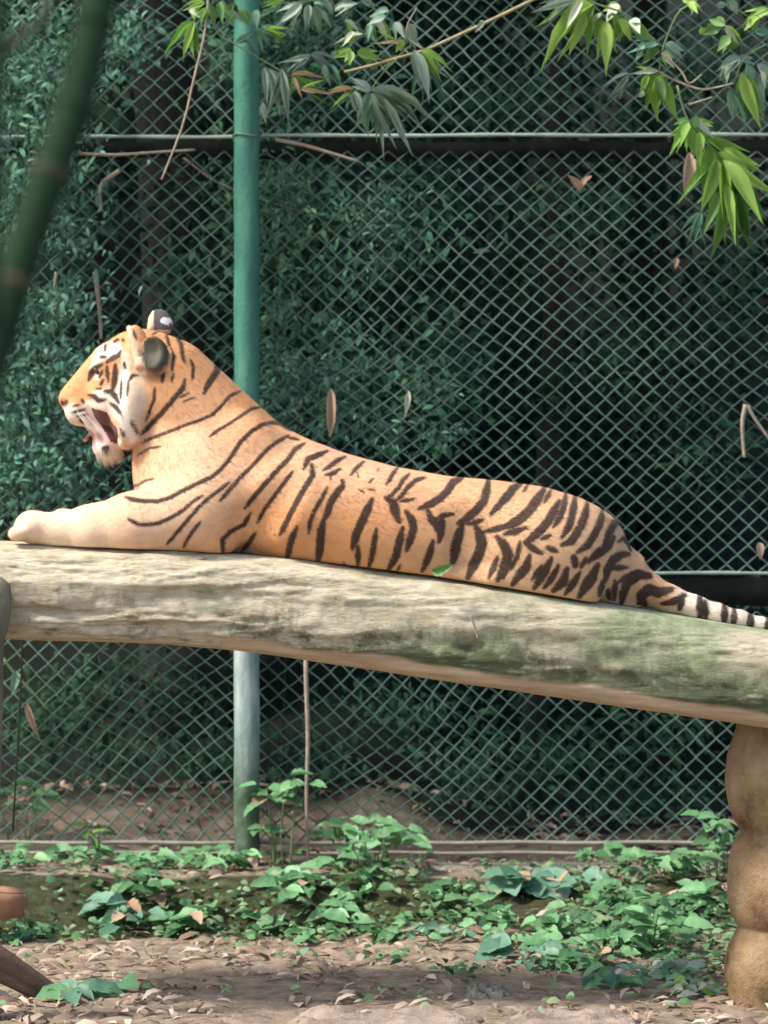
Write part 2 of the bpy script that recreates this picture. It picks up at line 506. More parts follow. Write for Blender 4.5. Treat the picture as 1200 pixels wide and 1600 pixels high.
# ------------------------------------------------------------------ log platform
YE = 9.93
LOG_TOP = np.array([(-300, 845), (0, 850), (200, 856), (340, 863), (520, 879), (700, 902), (850, 927), (1000, 954), (1100, 971), (1200, 988), (1500, 1040)], float)
LOG_BOT = np.array([(-300, 985), (0, 1001), (200, 1006), (400, 1023), (600, 1052), (800, 1083), (1000, 1113), (1200, 1141), (1500, 1185)], float)
def log_z(x, tab):
    u = 600 + np.asarray(x) * FOC / YE
    v = np.interp(u, tab[:, 0], tab[:, 1])
    return H - (v - HOR) * YE / FOC
def smooth_interp(x, tab):
    return sum(log_z(np.asarray(x) + d, tab) for d in np.linspace(-0.12, 0.12, 9)) / 9
def log_top_z(x):
    return smooth_interp(x, LOG_TOP)
YC, HD = 10.17, 0.29        # log centre and half depth
def build_log():
    nx, na = 900, 260
    xs = np.linspace(-1.5, 1.45, nx)
    th = np.linspace(0, 2 * np.pi, na, endpoint=False)
    zt = smooth_interp(xs, LOG_TOP); zb = smooth_interp(xs, LOG_BOT)
    zc = (zt + zb) / 2; hz = (zt - zb) / 2
    e = 0.52
    cy = np.sign(np.cos(th)) * np.abs(np.cos(th)) ** e
    sz = np.sign(np.sin(th)) * np.abs(np.sin(th)) ** e
    cy = np.where(sz < 0, np.sign(cy) * np.abs(cy) ** 0.55, cy)
    X = np.repeat(xs[:, None], na, 1)
    Yv = YC - HD * cy[None, :] * np.ones((nx, 1))
    Zv = zc[:, None] + hz[:, None] * sz[None, :]
    hn = np.repeat(sz[None, :], nx, 0)                 # -1 bottom .. 1 top
    bark = np.clip((hn + 0.78) / 0.15, 0, 1)
    edge = 0.13 * fbm(X * 5, Zv * 9, 0, 71, 4)
    bark = np.clip((hn + 0.70 + edge) / 0.10, 0, 1)
    bark = np.where(X < -0.45, np.maximum(bark, np.clip((-0.35 - X) / 0.2, 0, 1) * np.clip((hn + 0.95) / 0.1, 0, 1)), bark)
    # lengthwise fissures and flaking plates of bark
    n1 = fbm(X * 3.2, Yv * 16, Zv * 26, 81, 4)
    n2 = fbm(X * 14, Yv * 60, Zv * 80, 82, 3)
    tt = n1 * 7 + 0.4 * n2; fl = np.floor(tt); fr = np.clip((tt - fl - 0.4) / 0.25, 0, 1)
    terr = (fl + fr) / 7
    rough = np.interp(600 + X * FOC / YE, [0, 350, 600, 1200], [1.0, 1.0, 0.55, 0.5])
    d = bark * rough * (0.017 * terr + 0.004 * n2 + 0.004) + 0.0015 * n2 * (1 - bark)
    flake = (terr - n1)
    lump = 0.006 * fbm(X * 2.2, Yv * 4, Zv * 4, 83, 3)
    # knots
    for (ku, kv, kr, ka) in ((255, 985, 0.05, -0.012), (735, 1012, 0.03, -0.016), (925, 1050, 0.05, -0.012), (90, 935, 0.04, 0.008)):
        kp = W(ku, kv, YE)
        g = np.exp(-(((X - kp.x) / kr) ** 2 + ((Zv - kp.z) / (kr * 0.6)) ** 2))
        d = d + ka * g * (Yv < YC)
    d = d + lump
    # flat top stays nearly flat so the animal lies on it
    topw = np.clip((hn - 0.9) / 0.08, 0, 1)
    d = d * (1 - 0.85 * topw)
    nrmY = -cy[None, :]; nrmZ = sz[None, :]
    ln = np.sqrt((nrmY * 0.6) ** 2 + nrmZ ** 2) + 1e-6
    Yv = Yv + d * nrmY * 0.6 / ln * 1.6
    Zv = Zv + d * nrmZ / ln
    V = np.stack([X, Yv, Zv], -1).reshape(-1, 3)
    i, j = np.meshgrid(np.arange(nx - 1), np.arange(na), indexing='ij')
    j2 = (j + 1) % na
    F = np.stack([i * na + j, i * na + j2, (i + 1) * na + j2, (i + 1) * na + j], -1).reshape(-1, 4)
    m, n, l, p = new_mat('log_bark')
    A = lambda nm: (lambda a: (setattr(a, 'attribute_name', nm), a.outputs['Fac'])[1])(n.new('ShaderNodeAttribute'))
    grain = mk_noise(n, l, 9, 10, 0.72, stretch=(1.5, 3.0, 4.2))
    barkc = ramp(n, l, grain.outputs[0], [(0.30, (0.19, 0.15, 0.085)), (0.40, (0.37, 0.31, 0.205)), (0.50, (0.48, 0.425, 0.30)), (0.66, (0.62, 0.57, 0.43))])
    big = mk_noise(n, l, 3.2, 6, 0.6, stretch=(0.8, 1, 1.6))
    mossc = ramp(n, l, mk_noise(n, l, 16, 8, 0.7).outputs[0], [(0.3, (0.085, 0.12, 0.05)), (0.5, (0.21, 0.255, 0.14)), (0.7, (0.39, 0.42, 0.27))])
    # moss amount grows to the right
    mo = n.new('ShaderNodeMath'); mo.operation = 'ADD'; l.new(big.outputs[0], mo.inputs[0]); l.new(A('moss'), mo.inputs[1])
    mr = n.new('ShaderNodeMapRange'); mr.inputs[1].default_value = 0.70; mr.inputs[2].default_value = 0.86; mr.inputs[4].default_value = 0.92; l.new(mo.outputs[0], mr.inputs[0])
    c = mix(n, l, mr.outputs[0], barkc.outputs[0], mossc.outputs[0])
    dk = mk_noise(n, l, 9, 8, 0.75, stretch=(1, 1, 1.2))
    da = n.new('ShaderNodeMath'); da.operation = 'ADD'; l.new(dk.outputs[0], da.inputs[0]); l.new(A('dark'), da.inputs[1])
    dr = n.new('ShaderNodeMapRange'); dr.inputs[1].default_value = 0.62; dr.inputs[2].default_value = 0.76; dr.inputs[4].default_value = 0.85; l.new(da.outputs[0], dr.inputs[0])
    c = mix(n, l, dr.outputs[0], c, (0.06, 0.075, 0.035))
    pale = mk_noise(n, l, 5, 7, 0.7, stretch=(0.7, 1, 2))
    pr_ = n.new('ShaderNodeMapRange'); pr_.inputs[1].default_value = 0.56; pr_.inputs[2].default_value = 0.68; pr_.inputs[4].default_value = 0.7; l.new(pale.outputs[0], pr_.inputs[0])
    c = mix(n, l, pr_.outputs[0], c, (0.5, 0.47, 0.33))
    woodc = ramp(n, l, mk_noise(n, l, 6, 6, 0.6, stretch=(0.5, 6, 6)).outputs[0], [(0.3, (0.42, 0.31, 0.20)), (0.7, (0.66, 0.53, 0.37))])
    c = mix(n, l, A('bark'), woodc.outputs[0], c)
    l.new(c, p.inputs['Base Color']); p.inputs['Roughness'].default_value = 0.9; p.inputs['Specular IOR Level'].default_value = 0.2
    bump(n, l, mk_noise(n, l, 26, 10, 0.78, stretch=(0.9, 2, 3)).outputs[0], p, 0.85, 0.012)
    uu = 600 + X * FOC / YE
    moss = np.interp(uu, [-200, 250, 450, 700, 1300], [0.0, 0.05, 0.24, 0.28, 0.32])
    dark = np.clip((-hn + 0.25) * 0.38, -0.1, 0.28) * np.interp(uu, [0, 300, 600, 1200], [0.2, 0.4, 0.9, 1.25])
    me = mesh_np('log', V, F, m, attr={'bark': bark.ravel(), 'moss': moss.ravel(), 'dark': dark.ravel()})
    # close the ends
    bm = bmesh.new(); bm.from_mesh(me); bmesh.ops.holes_fill(bm, edges=[e_ for e_ in bm.edges if e_.is_boundary], sides=0); bm.to_mesh(me); bm.free()
    tag(link('log', me), 'thick sloping weathered log with mossy bark under the tiger', 'log')
build_log()

def build_pillar():
    prof = [(1120, 1152), (1140, 1150), (1160, 1143), (1180, 1138), (1205, 1135), (1230, 1135), (1255, 1139), (1275, 1146), (1290, 1154), (1297, 1159), (1304, 1154), (1320, 1145), (1345, 1138), (1375, 1135), (1405, 1136), (1425, 1141), (1440, 1149), (1448, 1155), (1456, 1150), (1475, 1140), (1500, 1133), (1525, 1132), (1550, 1136), (1575, 1143), (1600, 1152), (1640, 1150), (1680, 1146)]
    Y = 10.15; cu = 1240
    na = 64
    V = []; F = []
    rows = []
    for i in range(len(prof) - 1):
        for t in (0, 0.5):
            rows.append((prof[i][0] * (1 - t) + prof[i + 1][0] * t, prof[i][1] * (1 - t) + prof[i + 1][1] * t))
    rows.append(prof[-1])
    c = W(cu, 0, Y).x
    for v, u in rows:
        r = (cu - u) * Y / FOC; z = H - (v - HOR) * Y / FOC
        for k in range(na):
            a = 2 * math.pi * k / na
            rr = r * (1 + 0.02 * float(noise(math.cos(a) * 2, math.sin(a) * 2, z * 6, 91)) + 0.008 * float(noise(math.cos(a) * 9, math.sin(a) * 9, z * 30, 92)))
            V.append((c + rr * math.cos(a), Y + rr * math.sin(a), z))
    for i in range(len(rows) - 1):
        for k in range(na):
            k2 = (k + 1) % na
            F.append((i * na + k, (i + 1) * na + k, (i + 1) * na + k2, i * na + k2))
    F.append(tuple(range(na)))
    o = link('support_pillar', mesh_np('support_pillar', V, F, M['pillar']))
    tag(o, 'brown lobed pillar holding up the right end of the log', 'pillar')
build_pillar()

def build_stake():
    Y = 9.82
    rows = []
    V = []; F = []
    na = 28
    prof = [(898, 4), (902, 18), (912, 30), (930, 35), (960, 36), (985, 33), (1000, 27), (1030, 24), (1100, 26), (1300, 28), (1600, 32), (1660, 34)]
    for v, r in prof:
        rows.append((v, r))
    for v, r in rows:
        q = W(-16 - (v - 900) * 0.03, v, Y)
        for k in range(na):
            a = 2 * math.pi * k / na
            rr = r * Y / FOC * (1 + 0.10 * float(noise(math.cos(a) * 2, math.sin(a) * 2, q.z * 14, 95)))
            V.append((q.x + rr * math.cos(a), q.y + rr * math.sin(a), q.z))
    for i in range(len(rows) - 1):
        for k in range(na):
            k2 = (k + 1) % na
            F.append((i * na + k, (i + 1) * na + k, (i + 1) * na + k2, i * na + k2))
    F.append(tuple(range(na - 1, -1, -1)))
    o = link('wooden_stake', mesh_np('wooden_stake', V, F, noise_mat('stake_wood', [(0.3, (0.09, 0.085, 0.06)), (0.5, (0.17, 0.16, 0.115)), (0.75, (0.3, 0.27, 0.2))], 9, 0.95, 0.9, 0.012, bscale=30, stretch=(1, 1, 0.4))))
    tag(o, 'dark wooden stake against the left end of the log', 'stake')
build_stake()

# ------------------------------------------------------------------ tiger
ST = 10.15          # depth of the animal's middle plane
PXM = FOC / ST      # photograph pixels per metre there
def build_tiger():
    h = 2.2                                   # voxel, px
    U0, U1, V0, V1, W0, W1 = -6, 1280, 462, 1012, -165, 165
    gu = np.arange(U0, U1, h, dtype=np.float32); gv = np.arange(V0, V1, h, dtype=np.float32); gw = np.arange(W0, W1, h, dtype=np.float32)
    G = np.full((len(gu), len(gv), len(gw)), 400.0, np.float32)

    def smin(a, b, k):
        if k <= 0: return np.minimum(a, b)
        hh = np.clip(0.5 + 0.5 * (b - a) / k, 0, 1)
        return b + (a - b) * hh - k * hh * (1 - hh)

    def region(lo, hi, mg):
        s = []
        for g, a, b in ((gu, lo[0], hi[0]), (gv, lo[1], hi[1]), (gw, lo[2], hi[2])):
            i0 = max(0, int((a - mg - g[0]) / h)); i1 = min(len(g), int((b + mg - g[0]) / h) + 2)
            s.append(slice(i0, max(i1, i0 + 1)))
        return tuple(s), gu[s[0]][:, None, None], gv[s[1]][None, :, None], gw[s[2]][None, None, :]

    def apply(sl, d, k, sub=False):
        if sub:
            G[sl] = -smin(-G[sl], d, k)
        else:
            G[sl] = smin(G[sl], d.astype(np.float32), k)

    def cone(A, B, ra, rb, k=14, ws=1.0, sub=False):
        A = np.array(A, float); B = np.array(B, float)
        r = max(ra, rb); R = np.array([r, r, r * ws])
        sl, u, v, w = region(np.minimum(A, B) - R, np.maximum(A, B) + R, k + 8)
        ab = B - A; ab2 = ab.copy(); ab2[2] /= ws
        pu = u - A[0]; pv = v - A[1]; pw = (w - A[2]) / ws
        t = np.clip((pu * ab2[0] + pv * ab2[1] + pw * ab2[2]) / max(1e-6, (ab2 ** 2).sum()), 0, 1)
        d = np.sqrt((pu - t * ab2[0]) ** 2 + (pv - t * ab2[1]) ** 2 + (pw - t * ab2[2]) ** 2) - (ra + (rb - ra) * t)
        apply(sl, d, k, sub)

    def ell(c, r, k=14, rot=0.0, sub=False, yaw=0.0):
        R = max(r[0], r[1], r[2])
        sl, u, v, w = region(np.array(c) - R, np.array(c) + R, k + 8)
        a = math.radians(rot)
        pu = u - c[0]; pv = v - c[1]; pw = w - c[2]
        q0 = pu * math.cos(a) + pv * math.sin(a); q1 = -pu * math.sin(a) + pv * math.cos(a); q2 = pw + 0 * pu
        if yaw:
            b = math.radians(yaw)
            q0, q2 = q0 * math.cos(b) + q2 * math.sin(b), -q0 * math.sin(b) + q2 * math.cos(b)
        k0 = np.sqrt((q0 / r[0]) ** 2 + (q1 / r[1]) ** 2 + (q2 / r[2]) ** 2)
        k1 = np.sqrt((q0 / r[0] ** 2) ** 2 + (q1 / r[1] ** 2) ** 2 + (q2 / r[2] ** 2) ** 2)
        d = k0 * (k0 - 1) / np.maximum(k1, 1e-6)
        apply(sl, d, k, sub)

    # log surface in animal pixels
    cut_u = np.linspace(-40, 1300, 200)
    cut_v = HOR + (H - log_top_z((cut_u - 600) / PXM)) * PXM + 1.5
    vcut = lambda u: np.interp(u, cut_u, cut_v)

    # --- trunk: lofted from the outline of the back
    st = np.array([(335, 712, 88), (360, 700, 100), (400, 682, 110), (440, 676, 116), (480, 688, 119), (520, 703, 120), (560, 714, 119), (620, 730, 117), (700, 744, 115),
                   (780, 751, 113), (850, 761, 111), (905, 777, 107), (935, 792, 94), (958, 808, 74), (973, 832, 52), (983, 860, 32), (990, 890, 16)], float)
    sl, u, v, w = region((320, 660, -140), (996, 1000, 140), 10)
    uu = u[:, 0, 0]
    ts = np.interp(uu, st[:, 0], st[:, 1]); hs = np.interp(uu, st[:, 0], st[:, 2])
    ker = np.array([1, 2, 3, 4, 5, 4, 3, 2, 1], float); ker /= ker.sum()
    sm = lambda a: np.convolve(np.pad(a, 4, mode='edge'), ker, 'valid')
    ts = sm(ts)[:, None, None]; hs = sm(hs)[:, None, None]
    bot = (vcut(uu) + 6)[:, None, None]
    c = ts * 0.5 + bot * 0.5; hv = (bot - ts) / 2
    q = (np.abs((v - c) / hv) ** 2.15 + np.abs(w / hs) ** 2.15) ** (1 / 2.15)
    d = (q - 1) * np.minimum(hv, hs)
    d = np.maximum(d, np.maximum(330 - u, u - 992))
    apply(sl, d, 6)
    # belly roundness, loin hollow
    ell((640, 850, 60), (150, 70, 62), 24, 6)
    ell((470, 790, 40), (90, 90, 80), 30)
    # --- neck, chest, shoulder
    cone((402, 748, 0), (262, 602, 0), 86, 74, 26, 0.98)
    ell((288, 745, 0), (80, 84, 88), 30)
    ell((262, 700, 0), (50, 58, 62), 26)
    ell((322, 762, 58), (78, 92, 52), 26, 25)
    ell((322, 762, -58), (78, 92, 52), 26, 25)
    ell((400, 700, 62), (64, 40, 34), 18, 40)           # shoulder blade
    ell((335, 790, 92), (62, 66, 26), 20, 30)           # upper arm
    ell((560, 815, 76), (120, 70, 46), 30, 8)           # ribs and belly
    # --- forelegs
    for sgn, du in ((1, 0), (-1, 34)):
        w0 = 82 * sgn
        cone((318, 800, w0), (215, 820, w0), 60, 50, 22, 0.85)
        cone((215, 820, w0), (150, 827, w0 * .98), 50, 38, 16, 0.9)
        cone((150, 827, w0 * .98), (104 + du, 828, w0 * .95), 38, 28, 14, 0.95)
        cone((104 + du, 828, w0 * .95), (58 + du, 822, w0 * .95), 27, 25, 10, 1.1)
        ell((58 + du, 822, w0 * .95), (27, 24, 33), 6)
        for q_ in (-24, -8, 8, 24):
            cone((52 + du, 826, w0 * .95 + q_), (37 + du - (4 if abs(q_) < 10 else 0), 832, w0 * .95 + q_ * 1.05), 11, 11, 2)
        ell((340, 838, w0 * 1.0), (34, 30, 26), 16)     # elbow
    # --- haunches and hind feet
    for sgn in (1, -1):
        ell((848, 868, 74 * sgn), (100, 80, 56), 20, 8)
        ell((905, 852, 52 * sgn), (52, 58, 48), 22)
        cone((905, 918, 84 * sgn), (770, 902, 98 * sgn), 30, 22, 16)
        cone((770, 902, 98 * sgn), (700, 893, 96 * sgn), 20, 19, 10)
    ell((424, 800, 132), (26, 78, 20), 26, 28, True)    # behind the shoulder
    ell((735, 800, 132), (34, 60, 22), 26, 15, True)    # hollow of the loin
    ell((392, 838, 122), (30, 46, 20), 22, 20, True)    # hollow behind the elbow
    ell((735, 858, 128), (26, 44, 14), 22, 15, True)    # flank fold before the thigh
    # --- tail
    tail = [((935, 872, 0), 50), ((972, 894, 0), 31), ((1010, 920, 2), 25), ((1045, 936, 4), 21), ((1085, 949, 6), 18), ((1120, 960, 4), 16), ((1155, 968, 2), 13.5), ((1190, 977, 0), 11.5), ((1225, 986, -4), 10.5), ((1260, 994, -8), 10)]
    for qi, ((a, ra), (b, rb)) in enumerate(zip(tail[:-1], tail[1:])):
        cone(a, b, ra, rb, 26 if qi < 2 else 10)
    # --- head
    ell((222, 574, 0), (62, 60, 64), 18)
    ell((202, 564, 0), (42, 40, 50), 14, -30)
    cone((168, 565, 0), (114, 618, 0), 27, 19.5, 14, 1.15)          # bridge of the nose
    cone((185, 600, 0), (128, 634, 0), 44, 27, 14, 1.0)             # muzzle
    for s in (1, -1):
        ell((126, 643, 15 * s), (23, 23, 19), 8, 30)                # whisker pads
        ell((180, 625, 32 * s), (36, 44, 26), 14, -20)              # cheek
        ell((206, 642, 46 * s), (27, 60, 27), 10, 8)                # ruff
        ell((160, 576, 32 * s), (20, 17, 14), 9)                    # brow
    ell((103, 624, 0), (11, 12, 14), 6)
    ell((108, 634, 0), (8, 9, 10), 5)
    cone((200, 668, 0), (163, 699, 0), 24, 16, 10, 1.35)            # lower jaw
    ell((162, 700, 0), (18, 15, 20), 6, 20)
    cone((146, 654, 0), (172, 692, 0), 18, 20, 8, 1.55)             # lips
    for s in (1, -1):
        ell((146, 587, 52 * s), (14, 8, 13), 5, -45, True)          # eye socket
        cone((153, 645, 62 * s), (168, 668, 59 * s), 7, 10.5, 3, 1.7, True)
        cone((168, 668, 59 * s), (183, 688, 55 * s), 10.5, 9.5, 3, 1.7, True)
        ell((101, 631, 11 * s), (5, 4, 5), 2, 0, True)
    ell((136, 679, 0), (9, 6, 26), 3, 50, True)
    # ears
    ell((245, 556, 70), (24, 31, 8), 5, -12, yaw=-20)
    ell((238, 552, 76), (17, 22, 7), 6, -12, True, yaw=-20)
    ell((252, 574, 56), (22, 24, 16), 8)
    cone((205, 514, 50), (222, 572, 70), 4.5, 7, 4)
    ell((222, 540, 58), (15, 32, 9), 5, -18)
    ell((248, 504, -36), (20, 23, 9), 6, -15, yaw=14)
    cone((233, 512, -34), (240, 488, -36), 6, 4, 4)
    # lie on the log
    sl = (slice(None),) * 3
    g = gv[None, :, None] - vcut(gu)[:, None, None].astype(np.float32)
    G[...] = -smin(-G, -g, 5)

    # --- surface nets
    S = G < 0
    nx, ny, nz = G.shape
    c0 = S[:-1, :-1, :-1]
    anyin = np.zeros(c0.shape, bool); allin = np.ones(c0.shape, bool)
    for a in (0, 1):
        for b in (0, 1):
            for cc in (0, 1):
                q = S[a:nx - 1 + a, b:ny - 1 + b, cc:nz - 1 + cc]
                anyin |= q; allin &= q
    act = anyin & ~allin
    ci = np.argwhere(act)
    idx = np.full(act.shape, -1, np.int64); idx[act] = np.arange(len(ci))
    acc = np.zeros((len(ci), 3)); cnt = np.zeros(len(ci))
    corners = [(a, b, cc) for a in (0, 1) for b in (0, 1) for cc in (0, 1)]
    val = {cr: G[ci[:, 0] + cr[0], ci[:, 1] + cr[1], ci[:, 2] + cr[2]] for cr in corners}
    for A in corners:
        for ax in range(3):
            if A[ax] == 0:
                B = list(A); B[ax] = 1; B = tuple(B)
                va, vb = val[A], val[B]
                cr = (va < 0) != (vb < 0)
                t = np.where(cr, va / np.where(cr, va - vb, 1), 0)
                p = np.tile(np.array(A, float), (len(ci), 1)); p[:, ax] += t
                acc[cr] += p[cr]; cnt[cr] += 1
    P = ci + acc / cnt[:, None]
    uvw = np.stack([gu[0] + P[:, 0] * h, gv[0] + P[:, 1] * h, gw[0] + P[:, 2] * h], -1)
    quads = []
    for ax in range(3):
        o1, o2 = [(1, 2), (2, 0), (0, 1)][ax]
        sA = [slice(None)] * 3; sB = [slice(None)] * 3
        sA[ax] = slice(0, -1); sB[ax] = slice(1, None)
        ch = S[tuple(sA)] != S[tuple(sB)]
        e = np.argwhere(ch)
        ok = (e[:, o1] > 0) & (e[:, o2] > 0) & (e[:, o1] < G.shape[o1] - 1) & (e[:, o2] < G.shape[o2] - 1)
        e = e[ok]
        def cell(d1, d2):
            q = e.copy(); q[:, o1] -= d1; q[:, o2] -= d2
            return idx[q[:, 0], q[:, 1], q[:, 2]]
        qd = np.stack([cell(1, 1), cell(0, 1), cell(0, 0), cell(1, 0)], -1)
        ins = S[e[:, 0], e[:, 1], e[:, 2]]
        qd[~ins] = qd[~ins][:, ::-1]
        quads.append(qd)
    quads = np.concatenate(quads)
    quads = quads[(quads >= 0).all(1)]
    # relax a little
    nb = np.zeros_like(uvw); nc = np.zeros(len(uvw))
    ed = np.concatenate([quads[:, [0, 1]], quads[:, [1, 2]], quads[:, [2, 3]], quads[:, [3, 0]]])
    def relax(X, f):
        s = np.zeros_like(X); c_ = np.bincount(ed[:, 0], minlength=len(X)) + np.bincount(ed[:, 1], minlength=len(X))
        for k in range(X.shape[1]):
            s[:, k] = np.bincount(ed[:, 0], X[ed[:, 1], k], len(X)) + np.bincount(ed[:, 1], X[ed[:, 0], k], len(X))
        return X + f * (s / np.maximum(c_, 1)[:, None] - X)
    for _ in range(3):
        uvw = relax(uvw, 0.5)
    u, v, w = uvw.T

    # --- coat colour
    OR = np.array((0.575, 0.28, 0.12)); WH = np.array((0.74, 0.64, 0.53)); BK = np.array((0.022, 0.012, 0.010)); PALE = np.array((0.72, 0.50, 0.34))
    col = np.tile(OR, (len(u), 1))
    nz1 = fbm(u / 60, v / 60, w / 60, 101, 3)[:, None]
    col = col * (1 + 0.12 * nz1)
    def blend(mask, c_):
        nonlocal col
        col = col * (1 - mask[:, None]) + np.array(c_) * mask[:, None]
    def blob(cu, cv, ru, rv, c_, soft=0.5, amt=1.0, rot=0):
        a = math.radians(rot)
        p = (u - cu) * math.cos(a) + (v - cv) * math.sin(a); q = -(u - cu) * math.sin(a) + (v - cv) * math.cos(a)
        dd = np.sqrt((p / ru) ** 2 + (q / rv) ** 2) + 0.12 * noise(u / 7, v / 7, w / 7, 111)
        blend(np.clip((1 + soft - dd) / (2 * soft), 0, 1) * amt, c_)
    # lighter haunch, cream foreleg and chest; sunlight painted pale into paw and upper back
    blob(880, 860, 210, 130, (0.52, 0.345, 0.20), 0.5, 0.75)
    blob(150, 820, 170, 70, PALE, 0.5, 0.7)
    blob(90, 825, 80, 45, (0.78, 0.62, 0.44), 0.5, 0.7)
    blob(290, 730, 90, 90, PALE, 0.6, 0.55)
    blob(540, 725, 170, 50, PALE, 0.6, 0.45)
    # inner side and belly white, near the midline underneath
    blend(np.clip((v - vcut(u) + 14) / 10, 0, 1) * (np.abs(w) < 70) * 0.6, WH)
    # face whites
    tailm = np.clip((u - 1040) / 30, 0, 1)
    blend(tailm * 0.9, (0.70, 0.60, 0.48))
    blob(112, 652, 22, 18, WH, 0.3)
    blob(140, 655, 30, 18, (0.62, 0.47, 0.38), 0.4)
    blob(165, 703, 30, 20, (0.78, 0.69, 0.6), 0.3)
    blob(180, 549, 13, 13, (0.86, 0.80, 0.68), 0.3)
    blob(160, 552, 10, 16, WH, 0.4, 0.85, 35)
    blob(150, 575, 6, 9, WH, 0.4, 0.9, 45)
    blob(155, 590, 4, 6, (0.66, 0.56, 0.44), 0.4, 0.9, 40)
    blob(162, 616, 13, 7, WH, 0.4, 0.9)
    blob(155, 633, 20, 6, WH, 0.4, 0.9, 8)
    blob(183, 632, 14, 26, WH, 0.4, 0.9, -25)
    blob(197, 622, 10, 64, (0.80, 0.72, 0.62), 0.3, 1.0, 3)
    blob(207, 668, 13, 28, (0.80, 0.72, 0.62), 0.3, 1.0, -12)
    blob(218, 628, 16, 48, (0.68, 0.53, 0.38), 0.4, 0.95)
    blob(158, 668, 11, 38, (0.66, 0.50, 0.43), 0.3, 0.95, -38)
    # ears: dark backs, pale fringe
    eard = np.sqrt(((u - 247) / 22) ** 2 + ((v - 557) / 29) ** 2) + 0.10 * noise(u / 5, v / 5, w / 5, 151)
    ear = (eard < 1.1) & (w > 45)
    blend(np.clip((1.12 - eard) / 0.25, 0, 1) * (w > 45), (0.045, 0.042, 0.03))
    blend(np.clip(1 - np.hypot((u - 252) / 26, (v - 588) / 14), 0, 1) * (w > 30), (0.16, 0.09, 0.045))
    fr = np.clip(1.3 - np.abs((u - 205) * 0.96 - (v - 514) * 0.31) / 9, 0, 1) * (v > 506) * (v < 588) * (w > 35) * (u < 232)
    blend(fr * 0.9, (0.66, 0.48, 0.33))
    earsp = np.clip(1.6 - 1.3 * np.sqrt(((u - 240) / 19) ** 2 + ((v - 552) / 22) ** 2), 0, 1) * (w > 50)
    blend(earsp * 0.85, (0.14, 0.14, 0.092))
    blend(((v < 516) & (w < -20)) * 0.9, (0.62, 0.5, 0.38))
    ear2 = (v < 514) & (w < -20) & (u > 238)
    blend(ear2 * 1.0, (0.09, 0.085, 0.085))
    blend(((np.sqrt(((u - 258) / 9) ** 2 + ((v - 500) / 6) ** 2) < 1) & (w < -20)) * 1.0, (0.7, 0.7, 0.7))

    STR = []
    def tr(ox, oy, sc, lst):
        for pts, wd in lst:
            STR.append(([(ox + x / sc, oy + y / sc) for x, y in pts], wd / 2.0 / sc * (1.18 if ox < 300 else 1.22 if ox < 500 else 1.32 if ox < 700 else 1.5) + 0.4))
    tr(200, 500, 4, [
        ([(300, 90), (340, 160), (350, 220), (365, 270)], 20), ([(400, 250), (420, 300), (415, 380)], 16),
        ([(545, 265), (565, 310), (540, 360), (505, 420), (490, 460)], 34), ([(690, 395), (740, 430), (820, 510)], 16),
        ([(705, 445), (640, 480), (590, 545), (540, 595), (460, 630), (370, 660), (270, 700), (170, 735), (100, 765)], 17),
        ([(830, 545), (780, 555), (720, 600), (640, 655), (570, 695), (525, 730)], 17),
        ([(1020, 690), (960, 650), (910, 640), (850, 655), (780, 700), (720, 760), (650, 870), (590, 940), (540, 980), (450, 1020), (370, 1060), (300, 1100), (220, 1125), (130, 1125), (60, 1115), (15, 1100)], 22),
        ([(370, 380), (360, 430), (300, 500), (230, 580), (160, 650), (95, 715)], 27), ([(395, 460), (340, 490)], 11), ([(435, 485), (360, 515)], 9),
        ([(185, 425), (180, 500), (150, 570), (125, 630)], 15), ([(240, 85), (270, 170), (300, 230), (290, 330)], 15),
        ([(50, 70), (70, 130)], 16), ([(190, 70), (150, 105)], 12), ([(240, 330), (230, 390)], 30), ([(300, 340), (290, 390)], 16),
    ])
    tr(200, 680, 4, [
        ([(225, 70), (150, 80), (70, 125)], 12), ([(190, 268), (130, 280), (70, 310), (10, 320)], 12),
        ([(490, 370), (430, 410), (360, 470), (290, 510), (220, 540), (150, 548), (95, 545), (35, 510)], 20),
        ([(650, 290), (590, 340), (530, 385), (470, 440), (400, 520), (340, 590), (270, 670)], 19), ([(480, 530), (430, 590), (390, 650), (370, 690)], 18),
        ([(1010, 0), (930, 50), (870, 100), (800, 180), (720, 260), (650, 340), (595, 405)], 21),
        ([(1110, 50), (1050, 90), (1010, 150), (950, 210), (880, 290), (810, 370), (745, 450)], 25),
        ([(1040, 225), (990, 290), (930, 370), (870, 450), (820, 540)], 21),
        ([(780, 480), (740, 550), (660, 590), (610, 640), (610, 730)], 23), ([(810, 600), (770, 660), (720, 720)], 26), ([(1065, 560), (1030, 650), (1000, 770)], 34),
    ])
